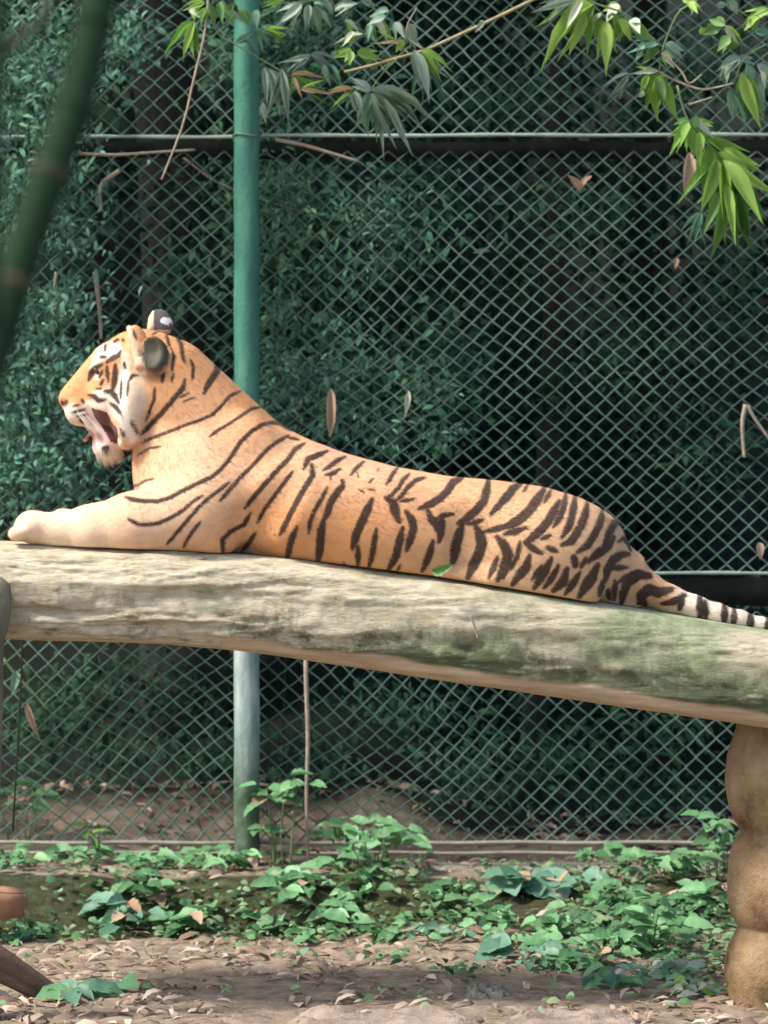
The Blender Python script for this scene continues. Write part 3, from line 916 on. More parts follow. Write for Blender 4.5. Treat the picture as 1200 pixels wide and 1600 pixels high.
    tr(440, 680, 6, [
        ([(430, 150), (340, 190), (260, 220), (220, 310)], 44), ([(290, 270), (305, 370), (230, 490), (150, 630), (80, 770), (0, 920)], 42),
        ([(600, 200), (520, 240), (460, 290), (400, 325)], 34), ([(555, 310), (500, 350), (420, 370)], 34), ([(470, 380), (470, 410)], 30), ([(770, 245), (700, 310), (650, 370)], 30),
        ([(860, 405), (820, 440)], 22), ([(820, 500), (870, 505)], 20), ([(730, 500), (780, 530)], 14), ([(715, 350), (725, 390)], 16), ([(910, 310), (900, 330)], 16),
        ([(575, 420), (580, 470), (520, 540), (470, 620), (440, 720), (400, 790)], 54), ([(405, 780), (380, 900), (375, 1000), (350, 1170)], 66),
        ([(440, 480), (390, 580), (320, 700), (280, 800), (270, 900)], 33), ([(850, 590), (810, 680), (760, 790), (710, 900), (670, 1040)], 66), ([(720, 1020), (720, 1200)], 50),
        ([(890, 860), (870, 980), (850, 1100), (820, 1220)], 44), ([(590, 1170), (600, 1200)], 25),
        ([(60, 20), (110, 30), (170, 45)], 26),
    ])
    tr(600, 710, 6, [
        ([(130, 120), (80, 180), (20, 280)], 28), ([(235, 180), (180, 230), (130, 310), (70, 370), (20, 400)], 30), ([(375, 215), (290, 240), (220, 300), (160, 380), (110, 420)], 32), ([(270, 410), (150, 430)], 32),
        ([(20, 400), (80, 440), (100, 500), (110, 560), (140, 610)], 74), ([(730, 215), (640, 260), (580, 340), (520, 400), (430, 455), (320, 495)], 54),
        ([(200, 520), (250, 590), (270, 680), (240, 780), (205, 880)], 56), ([(170, 670), (140, 800), (110, 930), (40, 1060)], 56), ([(150, 1010), (120, 1070)], 28),
        ([(400, 510), (430, 590), (480, 640), (520, 720), (505, 800)], 62), ([(470, 600), (540, 560), (640, 545)], 38), ([(530, 580), (540, 680)], 60), ([(450, 790), (420, 900), (390, 980), (350, 1070)], 52),
        ([(975, 235), (950, 330), (920, 430), (840, 520), (760, 590), (680, 630)], 60), ([(760, 640), (830, 630), (910, 600)], 42), ([(720, 630), (690, 730), (660, 830), (640, 960), (620, 1010)], 74),
        ([(840, 650), (880, 740), (900, 820), (870, 920), (820, 1020), (770, 1130)], 74), ([(1200, 310), (1120, 390), (1060, 470), (980, 550)], 48),
        ([(1195, 700), (1110, 735)], 46), ([(1040, 760), (1110, 850), (1140, 930), (1100, 1050), (1040, 1150)], 72), ([(1040, 940), (1000, 1050), (960, 1130)], 44), ([(1200, 620), (1110, 660), (1010, 690), (920, 710)], 44),
    ])
    tr(780, 740, 5.4545, [
        ([(180, 85), (100, 130), (40, 210), (0, 260)], 46), ([(240, 95), (190, 150)], 22), ([(375, 130), (300, 220), (230, 310), (150, 380), (60, 430), (0, 440)], 54), ([(430, 140), (360, 240)], 25),
        ([(200, 445), (110, 480), (20, 500)], 40), ([(490, 230), (440, 310), (390, 390), (320, 470), (240, 540), (190, 570)], 50), ([(560, 170), (520, 290), (470, 390), (430, 440)], 35),
        ([(640, 190), (600, 310), (570, 420), (500, 530)], 42), ([(735, 250), (690, 370), (640, 470), (580, 560), (500, 590)], 48), ([(870, 300), (830, 410), (780, 500), (720, 590), (630, 650)], 44),
        ([(1040, 410), (960, 420), (910, 490), (860, 580)], 46), ([(950, 530), (900, 600), (810, 660), (720, 730)], 54), ([(990, 570), (1050, 545), (1090, 590), (1110, 650)], 30),
        ([(1090, 680), (1020, 680), (940, 720), (890, 800), (870, 900)], 54), ([(920, 790), (1070, 790)], 42), ([(1110, 850), (1040, 880), (980, 920)], 32), ([(1200, 990), (1180, 1100)], 56),
        ([(330, 540), (400, 510)], 40), ([(190, 570), (260, 620), (330, 660)], 46), ([(20, 560), (50, 650), (40, 760), (10, 860)], 56), ([(230, 680), (200, 780), (130, 860), (90, 920)], 54),
        ([(380, 610), (450, 640)], 54), ([(410, 700), (360, 800), (300, 900), (270, 950)], 52), ([(470, 760), (420, 860), (350, 950)], 38), ([(540, 790), (510, 900), (430, 970)], 62), ([(650, 820), (590, 920), (530, 1000)], 42),
        ([(600, 690), (610, 760)], 72), ([(800, 760), (750, 870), (690, 950), (650, 1020)], 66), ([(700, 700), (660, 780)], 40), ([(960, 900), (960, 1060)], 40), ([(330, 760), (250, 880)], 30), ([(150, 560), (130, 680), (70, 800)], 26), ([(850, 900), (820, 1010)], 60), ([(900, 980), (920, 1050)], 54), ([(1040, 940), (1030, 1090)], 60),
    ])
    tr(920, 780, 4.2857, [
        ([(400, 510), (320, 500), (240, 540), (220, 640)], 58), ([(545, 600), (460, 620), (390, 600), (340, 640), (370, 710)], 50), ([(640, 640), (560, 680), (480, 695)], 34), ([(620, 640), (600, 730)], 46),
        ([(735, 650), (740, 800)], 48), ([(770, 680), (775, 810)], 30), ([(900, 700), (900, 840)], 38), ([(970, 730), (960, 850)], 38), ([(1080, 750), (1075, 890)], 42), ([(1200, 790), (1195, 930)], 46), ([(1300, 800), (1295, 950)], 50), ([(1390, 800), (1385, 970)], 60),
    ])
    FACE0 = len(STR)
    tr(85, 520, 7.5, [
        ([(610, 150), (610, 210)], 42), ([(560, 290), (620, 290)], 40), ([(720, 110), (760, 90)], 48), ([(820, 90), (830, 100)], 42), ([(800, 230), (770, 280), (700, 310), (640, 350)], 44),
        ([(580, 380), (520, 410), (450, 480), (420, 560)], 44), ([(555, 525), (585, 455)], 30), ([(600, 560), (570, 610)], 42), ([(520, 660), (580, 660)], 24),
        ([(740, 380), (740, 500), (730, 600), (710, 690)], 42), ([(620, 690), (700, 700), (750, 760), (790, 830)], 40), ([(640, 400), (660, 580)], 26), ([(850, 360), (860, 420)], 30), ([(820, 560), (810, 780)], 16),
        ([(420, 730), (500, 750), (550, 800), (630, 790)], 32), ([(690, 830), (760, 880), (810, 950)], 36), ([(900, 580), (950, 510), (1020, 510)], 20), ([(900, 560), (890, 740)], 14),
        ([(240, 860), (320, 845)], 16), ([(340, 790), (360, 820)], 40), ([(220, 935), (300, 925), (380, 900)], 20), ([(290, 980), (400, 960)], 24), ([(320, 1020), (350, 1060)], 30),
        ([(590, 1350), (640, 1340)], 50), ([(940, 1040), (950, 1100)], 40), ([(980, 1120), (990, 1180)], 30), ([(810, 1130), (850, 1220)], 32),
    ])
    STR[FACE0:] = [(p_, w_ * 1.25 + 0.5) for p_, w_ in STR[FACE0:]]
    # each stripe: distance to its line against its tapering width, edges roughened
    ns = 1.6 * noise(u / 4.5, v / 4.5, w / 4.5, 121) + 0.9 * noise(u / 2.2, v / 2.2, w / 2.2, 122)
    stripe = np.zeros(len(u))
    for pts, hw in STR:
        P_ = np.array(pts); 
        lo = P_.min(0) - hw - 6; hi = P_.max(0) + hw + 6
        m = np.where((u > lo[0]) & (u < hi[0]) & (v > lo[1]) & (v < hi[1]))[0]
        if len(m) == 0: continue
        L = np.concatenate([[0], np.cumsum(np.linalg.norm(np.diff(P_, axis=0), axis=1))])
        best = np.full(len(m), -1e9)
        for k in range(len(P_) - 1):
            a, b = P_[k], P_[k + 1]; ab = b - a; l2 = (ab ** 2).sum() + 1e-9
            t = np.clip(((u[m] - a[0]) * ab[0] + (v[m] - a[1]) * ab[1]) / l2, 0, 1)
            dd = np.hypot(u[m] - a[0] - t * ab[0], v[m] - a[1] - t * ab[1])
            s = (L[k] + t * math.sqrt(l2)) / L[-1]
            e0 = np.minimum(1, 0.5 + np.minimum(s, 1 - s) * L[-1] / max(hw * 5, 6))
            best = np.maximum(best, hw * e0 - dd)
        val_ = np.clip((best + 0.25 * ns[m] * min(1, hw / 3)) / 2.4 + 0.5, 0, 1)
        stripe[m] = np.maximum(stripe[m], val_)
    earclear = np.where(ear, 0.0, 1.0)
    BKv = BK * (1 + 0.35 * noise(u / 20, v / 20, w / 20, 131))[:, None]
    face = np.clip((232 - u) / 10, 0, 1) * (v < 720)
    BKv = BKv * (1 + 0.3 * face[:, None])
    sa = (stripe * earclear * 0.95)[:, None]
    col = col * (1 - sa) + BKv * sa
    # mouth, nose, gums
    inm = np.zeros(len(u))
    mp = np.array([(450, 880), (560, 910), (650, 940), (700, 1040), (770, 1120), (780, 1200), (740, 1310), (670, 1270), (610, 1160), (540, 1070), (480, 960)], float) / 7.5 + np.array((85, 520))
    inside = np.zeros(len(u), bool)
    for i in range(len(mp)):
        (x1, y1), (x2, y2) = mp[i], mp[(i + 1) % len(mp)]
        cnd = ((y1 > v) != (y2 > v)) & (u < (x2 - x1) * (v - y1) / (y2 - y1 + 1e-9) + x1)
        inside ^= cnd
    blend(inside * (np.abs(w) > 8) * 0.97, (0.075, 0.02, 0.018))
    blob(139, 679, 11, 8, (0.25, 0.07, 0.06), 0.3, 0.9, 40)
    blob(158, 683, 5, 9, (0.28, 0.15, 0.14), 0.4, 0.8, -35)
    blob(102, 630, 8, 8, (0.35, 0.15, 0.11), 0.3, 0.85)
    blob(105, 629, 3.5, 5, (0.07, 0.03, 0.025), 0.3, 1, 30)
    col = np.clip(col * (1 + 0.06 * fbm(u / 9, v / 4, w / 9, 141, 3)[:, None]), 0.008, 0.92)

    toW = lambda q: np.stack([(q[:, 0] - 600) / PXM, -q[:, 2] / PXM, H - (q[:, 1] - HOR) / PXM], -1)
    XYZ = toW(uvw)
    base = np.array((0.0, ST, float(log_top_z(np.array([0.0]))[0])))
    root = empty('tiger', base)
    tag(root, 'striped orange tiger lying on the log with its mouth open', 'tiger')
    XYZ = XYZ - np.array((0, 0, base[2]))
    # handedness: u right, v down, w to camera -> orientation check by volume
    a, b, c_ = XYZ[quads[:, 0]], XYZ[quads[:, 1]], XYZ[quads[:, 2]]
    if np.einsum('ij,ij->i', a, np.cross(b, c_)).sum() < 0:
        quads = quads[:, ::-1]
    m, n, l, p = new_mat('tiger_coat')
    at = n.new('ShaderNodeAttribute'); at.attribute_name = 'Col'
    l.new(at.outputs[0], p.inputs['Base Color'])
    p.inputs['Roughness'].default_value = 0.8
    p.inputs['Specular IOR Level'].default_value = 0.25
    p.inputs['Sheen Weight'].default_value = 0.10
    p.inputs['Sheen Roughness'].default_value = 0.5
    p.inputs['Sheen Tint'].default_value = (1, 0.85, 0.75, 1)
    bump(n, l, mk_noise(n, l, 120, 4, 0.6, stretch=(0.5, 1, 1)).outputs[0], p, 0.15, 0.003)
    body_me = mesh_np('body', XYZ, quads, m, col=col)
    body = link('body', body_me, root)

    # --- fur: short hairs lying along the coat
    nrm = np.zeros((len(XYZ), 3), np.float32)
    body_me.vertices.foreach_get('normal', nrm.ravel()) if False else None
    buf = np.zeros(len(XYZ) * 3, np.float32); body_me.vertices.foreach_get('normal', buf); nrm = buf.reshape(-1, 3).astype(float)
    r2 = np.random.default_rng(3)
    facef = (u < 236) & (v < 668) & ~((u > 196) & (v > 640))
    ok = np.where((v < vcut(u) - 6) & ~inside & ~(ear))[0]
    N = 190000
    pick = r2.choice(ok, N)
    P0 = XYZ[pick] + r2.normal(0, 0.0016, (N, 3)); NN = nrm[pick]; uu, vv = u[pick], v[pick]
    flow = np.tile(np.array((1.0, 0, -0.25)), (N, 1))
    f1 = np.clip((420 - uu) / 180, 0, 1)[:, None]; f2 = np.clip((245 - uu) / 30, 0, 1)[:, None] * np.clip((735 - vv) / 30, 0, 1)[:, None]
    f3 = np.clip((330 - uu) / 130, 0, 1)[:, None] * np.clip((vv - 735) / 50, 0, 1)[:, None]
    flow = flow + f1 * np.array((-0.2, 0, -0.9)) + f2 * np.array((0.6, 0, 0.4))
    flow = flow * (1 - f3) + f3 * np.array((-1.0, 0, -0.45))
    flow += r2.normal(0, 0.22, (N, 3))
    flow -= NN * np.einsum('ij,ij->i', flow, NN)[:, None]
    flow /= np.linalg.norm(flow, axis=1)[:, None] + 1e-9
    headm = (uu < 235) & (vv < 720)
    muz = headm & (uu < 160)
    ln = np.where(headm, 0.006, 0.008) * r2.uniform(0.6, 1.3, N)
    ln = np.where(muz, 0.004, ln); ln = np.where((uu < 236) & (vv < 668) & ~muz, 0.0055, ln)
    ruff = headm & (vv > 640) & (uu > 180); ln = np.where(ruff, 0.018 * r2.uniform(0.5, 1.3, N), ln)
    chin = (np.hypot((uu - 172) / 22, (vv - 708) / 12) < 1); ln = np.where(chin, 0.028 * r2.uniform(0.4, 1.3, N), ln)
    flow = np.where(chin[:, None], np.array((0.25, 0, -1.0)) + r2.normal(0, 0.15, (N, 3)), flow)
    earf = (uu > 200) & (uu < 270) & (vv < 530); ln = np.where(earf, 0.008, ln)
    lift = np.where(chin, 0.0, 0.11)[:, None]
    D = flow + NN * lift; D /= np.linalg.norm(D, axis=1)[:, None]
    side = np.cross(D, NN); side /= np.linalg.norm(side, axis=1)[:, None] + 1e-9
    wd = r2.uniform(0.0005, 0.0010, N)[:, None]
    T = P0 + D * ln[:, None]
    A_ = P0 - side * wd - NN * 0.001; B_ = P0 + side * wd - NN * 0.001
    FV = np.stack([A_, B_, T], 1).reshape(-1, 3)
    FF = np.arange(N * 3).reshape(-1, 3)
    fc = np.clip(col[pick] * r2.uniform(0.9, 1.12, N)[:, None], 0.008, 0.92)
    FC = np.repeat(fc, 3, 0)
    mf, n, l, p = new_mat('tiger_fur')
    at = n.new('ShaderNodeAttribute'); at.attribute_name = 'Col'
    l.new(at.outputs[0], p.inputs['Base Color']); p.inputs['Roughness'].default_value = 0.75; p.inputs['Specular IOR Level'].default_value = 0.25
    fm = mesh_np('fur', FV, FF, mf, col=FC)
    fm.normals_split_custom_set_from_vertices(np.repeat(NN, 3, 0).tolist())
    fo = link('fur', fm, root); fo['kind'] = 'stuff'

    # --- eyes, tongue, whiskers
    def surf(cu, cv, side_=1):
        d_ = (u - cu) ** 2 + (v - cv) ** 2 - 0.02 * side_ * w * 10
        near = np.where((u - cu) ** 2 + (v - cv) ** 2 < 30)[0]
        return near[np.argmax(w[near] * side_)]
    me_eye = noise_mat('tiger_eye', [(0.3, (0.03, 0.018, 0.01)), (0.7, (0.10, 0.06, 0.02))], 200, 0.08, 0.0, 0.001, spec=0.6)
    for s in (1, -1):
        i = surf(150, 585, s)
        bm = bmesh.new(); bmesh.ops.create_uvsphere(bm, u_segments=16, v_segments=10, radius=1.0)
        mt = Matrix.Translation(XYZ[i] - nrm[i] * 0.006) @ Matrix.Rotation(math.radians(45), 4, 'Y') @ Matrix.Diagonal((0.018, 0.011, 0.0085, 1))
        bmesh.ops.transform(bm, matrix=mt, verts=bm.verts)
        em = bpy.data.meshes.new('eye'); bm.to_mesh(em); bm.free()
        em.polygons.foreach_set('use_smooth', np.ones(len(em.polygons), bool)); em.materials.append(me_eye)
        link('eye', em, root)
    mt_t = noise_mat('tiger_tongue', [(0.3, (0.42, 0.13, 0.12)), (0.7, (0.58, 0.24, 0.21))], 60, 0.35, 0.3, 0.002, spec=0.5)
    tp = spline([(-0.0, 0, 0), (-0.014, 0, 0.004), (-0.030, 0, -0.002), (-0.040, 0, -0.014), (-0.041, 0, -0.026)], 14)
    cen = np.array(toW(np.array([[157.0, 676.0, 0.0]]))[0]) - np.array((0, 0, base[2]))
    tv = []; tf = []
    for i, q in enumerate(tp):
        f = i / 13
        rw = 0.034 * math.sqrt(max(0.02, 1 - f ** 3)); rz = 0.013 * math.sqrt(max(0.03, 1 - f ** 4))
        for k in range(16):
            a = 2 * math.pi * k / 16
            tv.append((cen[0] + q.x + rz * math.sin(a) * (0.5 if f < 0.6 else 0.9), cen[1] + rw * math.cos(a), cen[2] + q.z + rz * math.sin(a) * (1 if f < 0.7 else 0.5)))
    for i in range(13):
        for k in range(16):
            k2 = (k + 1) % 16
            tf.append((i * 16 + k, i * 16 + k2, (i + 1) * 16 + k2, (i + 1) * 16 + k))
    tf.append(tuple(range(13 * 16, 14 * 16)))
    tg = link('tongue', mesh_np('tongue', tv, tf, mt_t), root)
    mw = noise_mat('whisker', [(0.3, (0.6, 0.56, 0.5)), (0.7, (0.8, 0.76, 0.7))], 50, 0.5, 0.0, 0.001)
    for s in (1, -1):
        for k in range(5):
            i = surf(118 + 6 * (k % 4), 640 + 5.5 * (k // 3) + k % 3, s)
            a = XYZ[i]; ln_ = random.uniform(0.07, 0.12)
            dr = Vector((0.25 + 0.4 * random.random(), -s * (0.55 + .3 * random.random()), -0.35 - 0.5 * random.random())).normalized()
            pts = [Vector(a) + dr * ln_ * t + Vector((0.015, 0, -0.035)) * t * t for t in np.linspace(0, 1, 7)]
            link('whisker', tube_mesh('whisker', pts, [0.0007 * (1 - 0.8 * t) for t in np.linspace(0, 1, 7)], mw, 4), root)
build_tiger()

# ------------------------------------------------------------------ leaves
def leaf_mesh(name, mat, kind='bamboo', droop=0.15, fold=0.12, twist=0.0, seed=0):
    """one leaf: 1 long along +X, 1 wide across Y, folded along the midrib"""
    if kind == 'bamboo':
        prof = [(0, 0.03), (0.08, 0.26), (0.2, 0.44), (0.38, 0.48), (0.6, 0.34), (0.82, 0.13), (1, 0.0)]
    elif kind == 'broad':
        prof = [(0, 0.05), (0.09, 0.32), (0.2, 0.46), (0.3, 0.44), (0.42, 0.5), (0.54, 0.41), (0.66, 0.4), (0.8, 0.24), (0.92, 0.12), (1, 0.0)]
    else:
        prof = [(0, 0.1), (0.15, 0.4), (0.4, 0.5), (0.7, 0.42), (0.9, 0.2), (1, 0.03)]
    rr = random.Random(seed)
    V = []; F = []
    for i, (t, hw) in enumerate(prof):
        z = -droop * t * t + rr.uniform(-0.02, 0.02)
        a = twist * t
        for s in (-1, 0, 1):
            y = hw * s * (1 + rr.uniform(-0.12, 0.12)); zz = fold * abs(s) * hw * 2
            V.append((t, y * math.cos(a), z + zz + y * math.sin(a) * 0.3))
    for i in range(len(prof) - 1):
        for k in range(2):
            F.append((i * 3 + k, (i + 1) * 3 + k, (i + 1) * 3 + k + 1, i * 3 + k + 1))
    return mesh_np(name, V, F, mat)

LEAF = {}
def leaf_data(kind, matname):
    key = (kind, matname)
    if key not in LEAF:
        LEAF[key] = [leaf_mesh('leaf_' + kind, M[matname], kind, droop=(0.10, 0.22, 0.3, 0.05)[i], fold=(0.12, 0.2, 0.08, 0.16)[i], twist=(0.2, -0.5, 0.6, 0)[i], seed=i + 10) for i in range(4)]
    return random.choice(LEAF[key])

def put_leaf(parent, base, tip, width, matname, kind='bamboo', roll=None, name='leaf'):
    d = tip - base
    L = d.length
    x = d.normalized()
    facing = Vector((0, -1, 0.45)) + Vector((random.uniform(-.5, .5), random.uniform(-.2, .2), random.uniform(-.5, .5)))
    if roll is not None:
        facing = roll
    y = facing.cross(x).normalized(); z = x.cross(y).normalized()
    m = Matrix((x, y, z)).transposed().to_4x4()
    m.translation = base - parent.location
    o = bpy.data.objects.new(name, leaf_data(kind, matname))
    C.objects.link(o)
    o.parent = parent
    o.matrix_local = m @ Matrix.Diagonal((L, width, L, 1))
    return o

def stem_part(parent, pts, r0, r1, mat, name='stem', n=14):
    pts = spline([Vector(p) - parent.location for p in pts], n) if len(pts) > 2 else [Vector(p) - parent.location for p in pts]
    k = len(pts)
    return link(name, tube_mesh(name, pts, [r0 + (r1 - r0) * i / (k - 1) for i in range(k)], mat, 6), parent)

def spray(name, label, cat, Y, ox, oy, sc, stems, leaves, group=None, jit=0.07):
    """a branch traced in crop coordinates; every leaf gets its own depth and turn"""
    P = lambda p, dy=0: W(ox + p[0] / sc, oy + p[1] / sc, Y + dy)
    root = empty(name, P(stems[0][0][0]))
    tag(root, label, cat, group)
    for pts, wd, mt in stems:
        r = wd / sc * Y / FOC / 2
        n = len(pts)
        stem_part(root, [P(p, jit * 0.6 * math.sin(3.1 * i)) for i, p in enumerate(pts)], r, r * 0.7, M[mt])
    for b, t, wd, mt in leaves:
        d0 = random.uniform(-jit, jit); d1 = d0 + random.uniform(-1, 1) * 0.05
        put_leaf(root, P(b, d0), P(t, d1), wd / sc * Y / FOC * 0.95, mt)
        for _q in range(random.choice((2, 3, 3, 4))):
            o2 = random.choice((-1, 1)) * random.uniform(0.3, 1.7)
            bb, tt = P(b, d0 + 0.03), P(t, d1 + 0.04)
            dv = tt - bb; sd = Vector((-dv.z, 0, dv.x)) * 0.35 * o2
            put_leaf(root, bb, bb + (dv + sd) * random.uniform(0.55, 0.95), wd / sc * Y / FOC * 0.7, mt if mt not in (P_, D_) else F_)
    return root

G_, F_, D_, P_, T_, K_ = 'leaf_grey', 'leaf_fresh', 'leaf_dry', 'leaf_pale', 'leaf_teal', 'leaf_dark'
spray('bamboo_branch', 'bamboo branch with grey green leaves hanging beside the green post', 'branch', 11.7, 260, 0, 4,
      [([(250, -60), (310, 190), (420, 270), (590, 370), (780, 480)], 11, 'green_stem'), ([(590, -40), (640, 20), (860, 10), (1000, -10)], 9, 'green_stem')],
      [((840, 20), (690, 160), 60, G_), ((890, 30), (870, 185), 60, G_), ((925, 40), (965, 220), 65, G_), ((1000, 0), (1040, 90), 35, G_), ((1195, 20), (1045, 100), 38, G_),
       ((900, 345), (690, 395), 36, G_), ((900, 340), (1080, 420), 38, G_), ((610, 420), (630, 660), 46, G_), ((640, 430), (720, 740), 55, G_), ((720, 430), (765, 780), 60, G_), ((600, 640), (625, 790), 25, G_),
       ((430, 270), (560, 190), 40, T_), ((540, 190), (700, 280), 45, T_), ((620, 190), (760, 250), 32, F_), ((740, 10), (590, 40), 30, F_), ((760, -20), (600, 90), 35, F_), ((400, 60), (480, 140), 32, G_),
       ((460, 60), (520, 170), 60, K_), ((420, 20), (380, 160), 70, K_), ((330, 10), (350, 150), 60, K_), ((560, 60), (560, 180), 60, T_), ((480, 240), (600, 330), 40, T_), ((690, 60), (560, 110), 44, T_),
       ((780, 470), (1010, 480), 32, D_), ((790, 480), (850, 620), 32, D_), ((840, 560), (1050, 590), 28, D_), ((980, 400), (1020, 560), 40, G_), ((1020, 400), (1110, 560), 34, T_),
       ((920, 20), (1010, 30), 30, T_)])
spray('bamboo_branch', 'bamboo branch with a bright green leaf and a long bare tan twig', 'branch', 11.75, 260, 0, 4,
      [([(265, -60), (255, 90), (230, 260), (170, 500), (110, 760), (20, 1000), (-30, 1120)], 17, 'twig')],
      [((175, 130), (75, 390), 62, F_), ((150, 60), (212, 112), 36, P_), ((240, 20), (95, 65), 36, F_), ((260, 40), (330, 160), 60, K_), ((255, 60), (200, 150), 40, F_)])
spray('bamboo_branch', 'tan bamboo branch slanting in from the top with a star of drooping leaves', 'branch', 11.6, 500, 0, 3.43,
      [([(1300, -80), (1140, 0), (870, 130), (640, 235), (560, 270), (420, 310), (260, 355), (130, 385)], 21, 'bamboo_stem'), ([(420, 310), (330, 400), (270, 490)], 10, 'green_stem'), ([(560, 270), (470, 200), (470, 130), (520, 40)], 9, 'twig')],
      [((270, 490), (160, 405), 62, G_), ((270, 485), (495, 565), 28, G_), ((300, 480), (635, 592), 28, G_), ((280, 490), (495, 685), 38, T_), ((275, 500), (405, 800), 48, G_), ((290, 500), (505, 838), 48, G_),
       ((270, 500), (195, 670), 62, T_), ((260, 500), (240, 745), 70, T_), ((480, 125), (525, 285), 52, G_), ((500, 270), (625, 525), 64, G_), ((530, 300), (572, 560), 42, T_), ((540, 270), (722, 366), 44, F_),
       ((170, 270), (70, 310), 45, F_), ((165, 275), (155, 350), 48, F_), ((200, 280), (345, 322), 52, F_), ((350, 85), (245, 125), 52, G_), ((290, 105), (372, 232), 48, P_), ((400, 120), (455, 205), 42, G_), ((270, 130), (255, 222), 36, T_),
       ((230, 180), (30, 215), 34, P_), ((180, 170), (120, 245), 38, P_), ((130, 110), (235, 185), 30, P_), ((430, 240), (290, 225), 28, D_), ((420, 300), (270, 365), 26, D_), ((440, 210), (410, 290), 44, F_),
       ((370, 60), (260, 90), 50, T_), ((80, 60), (200, 10), 40, G_), ((20, -20), (60, 80), 30, G_), ((220, 5), (320, 35), 30, G_), ((180, 480), (20, 500), 26, D_), ((180, 490), (230, 620), 40, G_),
       ((880, 115), (830, 175), 36, G_)])
spray('bamboo_branch', 'leafy bamboo branch with a fan of bright green leaves at the top right', 'branch', 11.55, 800, 0, 3,
      [([(900, -60), (860, 10), (780, 60), (710, 220), (690, 330)], 13, 'green_stem'), ([(690, 335), (760, 375), (880, 418), (960, 410), (1040, 390)], 12, 'twig'), ([(300, -30), (400, 20), (520, 60), (620, 140), (690, 220)], 12, 'green_stem'), ([(700, 250), (790, 330), (830, 390), (890, 350)], 11, 'twig'), ([(830, 490), (880, 475), (940, 455)], 12, 'twig')],
      [((385, 20), (100, 290), 62, F_), ((345, 60), (265, 262), 62, F_), ((330, 0), (228, 155), 46, P_), ((300, 0), (85, 55), 42, G_), ((420, 60), (345, 165), 40, P_), ((440, 100), (448, 345), 62, F_), ((500, 20), (420, 105), 70, P_),
       ((560, 90), (600, 155), 60, P_), ((500, 90), (560, 195), 62, F_), ((560, 110), (650, 190), 56, F_), ((470, 60), (500, 200), 60, K_), ((400, 90), (420, 200), 60, F_),
       ((690, 210), (535, 243), 44, T_), ((620, 195), (578, 285), 38, T_), ((720, 205), (815, 275), 48, G_), ((690, 230), (600, 300), 50, K_), ((690, 335), (540, 345), 30, P_), ((545, 345), (443, 475), 30, G_), ((660, 350), (682, 575), 60, F_), ((700, 370), (775, 560), 64, F_),
       ((640, 350), (598, 430), 38, F_), ((680, 370), (720, 480), 60, K_), ((700, 240), (780, 330), 34, P_), ((830, 10), (870, 60), 44, F_), ((800, 0), (870, 10), 36, F_), ((720, 350), (640, 470), 40, F_),
       ((620, 430), (590, 470), 24, P_)])
spray('bamboo_branch', 'drooping cluster of long green bamboo leaves crossing the upper line wire', 'branch', 11.5, 800, 0, 3,
      [([(775, 400), (800, 500), (830, 570), (880, 630), (930, 690), (1000, 760), (1005, 880)], 11, 'green_stem')],
      [((830, 570), (735, 725), 48, F_), ((830, 575), (785, 685), 52, F_), ((835, 580), (845, 725), 62, F_), ((840, 580), (905, 705), 46, F_), ((850, 575), (965, 625), 48, P_), ((830, 565), (755, 585), 44, K_), ((840, 560), (900, 600), 60, K_),
       ((890, 640), (1165, 782), 44, F_), ((930, 690), (905, 905), 84, F_), ((960, 720), (1190, 905), 90, F_), ((1000, 760), (1010, 1030), 100, K_), ((990, 750), (1180, 1050), 88, F_), ((960, 740), (890, 1000), 80, F_), ((1000, 770), (1060, 950), 60, K_),
       ((999, 850), (900, 1000), 60, F_), ((994, 880), (981, 1235), 70, K_), ((1025, 800), (1200, 1055), 72, F_), ((994, 693), (1165, 782), 40, F_), ((1000, 860), (1050, 1150), 54, F_), ((1040, 830), (1130, 1080), 60, K_), ((890, 1000), (820, 1140), 30, T_), ((880, 620), (870, 780), 50, F_), ((910, 680), (990, 860), 70, K_), ((1050, 830), (1200, 1040), 60, K_)])
spray('bamboo_branch', 'pale green bamboo leaves hanging at the right edge above the line wire', 'branch', 11.45, 800, 0, 3,
      [([(1260, 180), (1150, 230), (1080, 290), (1040, 400)], 9, 'green_stem'), ([(1260, 20), (1150, 70), (1090, 110)], 9, 'green_stem')],
      [((1070, 275), (955, 318), 48, G_), ((1020, 310), (985, 405), 54, G_), ((1020, 420), (1135, 615), 54, T_), ((1080, 340), (1165, 615), 74, F_), ((1120, 350), (1195, 530), 62, G_), ((1210, 55), (1065, 95), 54, F_), ((1160, 80), (1085, 145), 48, F_),
       ((1000, 120), (1065, 225), 34, P_), ((1060, 280), (1140, 300), 50, G_), ((1100, 300), (1110, 460), 70, T_), ((1150, 300), (1240, 420), 60, G_), ((1160, 330), (1190, 420), 36, P_), ((1020, 0), (1060, 70), 50, G_), ((1140, 150), (1230, 160), 50, T_),
       ((990, 110), (890, 165), 60, K_), ((1000, 120), (920, 90), 50, K_), ((1020, 170), (960, 240), 60, K_), ((1060, 170), (1010, 250), 60, K_), ((900, 130), (880, 165), 40, F_), ((960, 30), (1010, 20), 34, G_)])

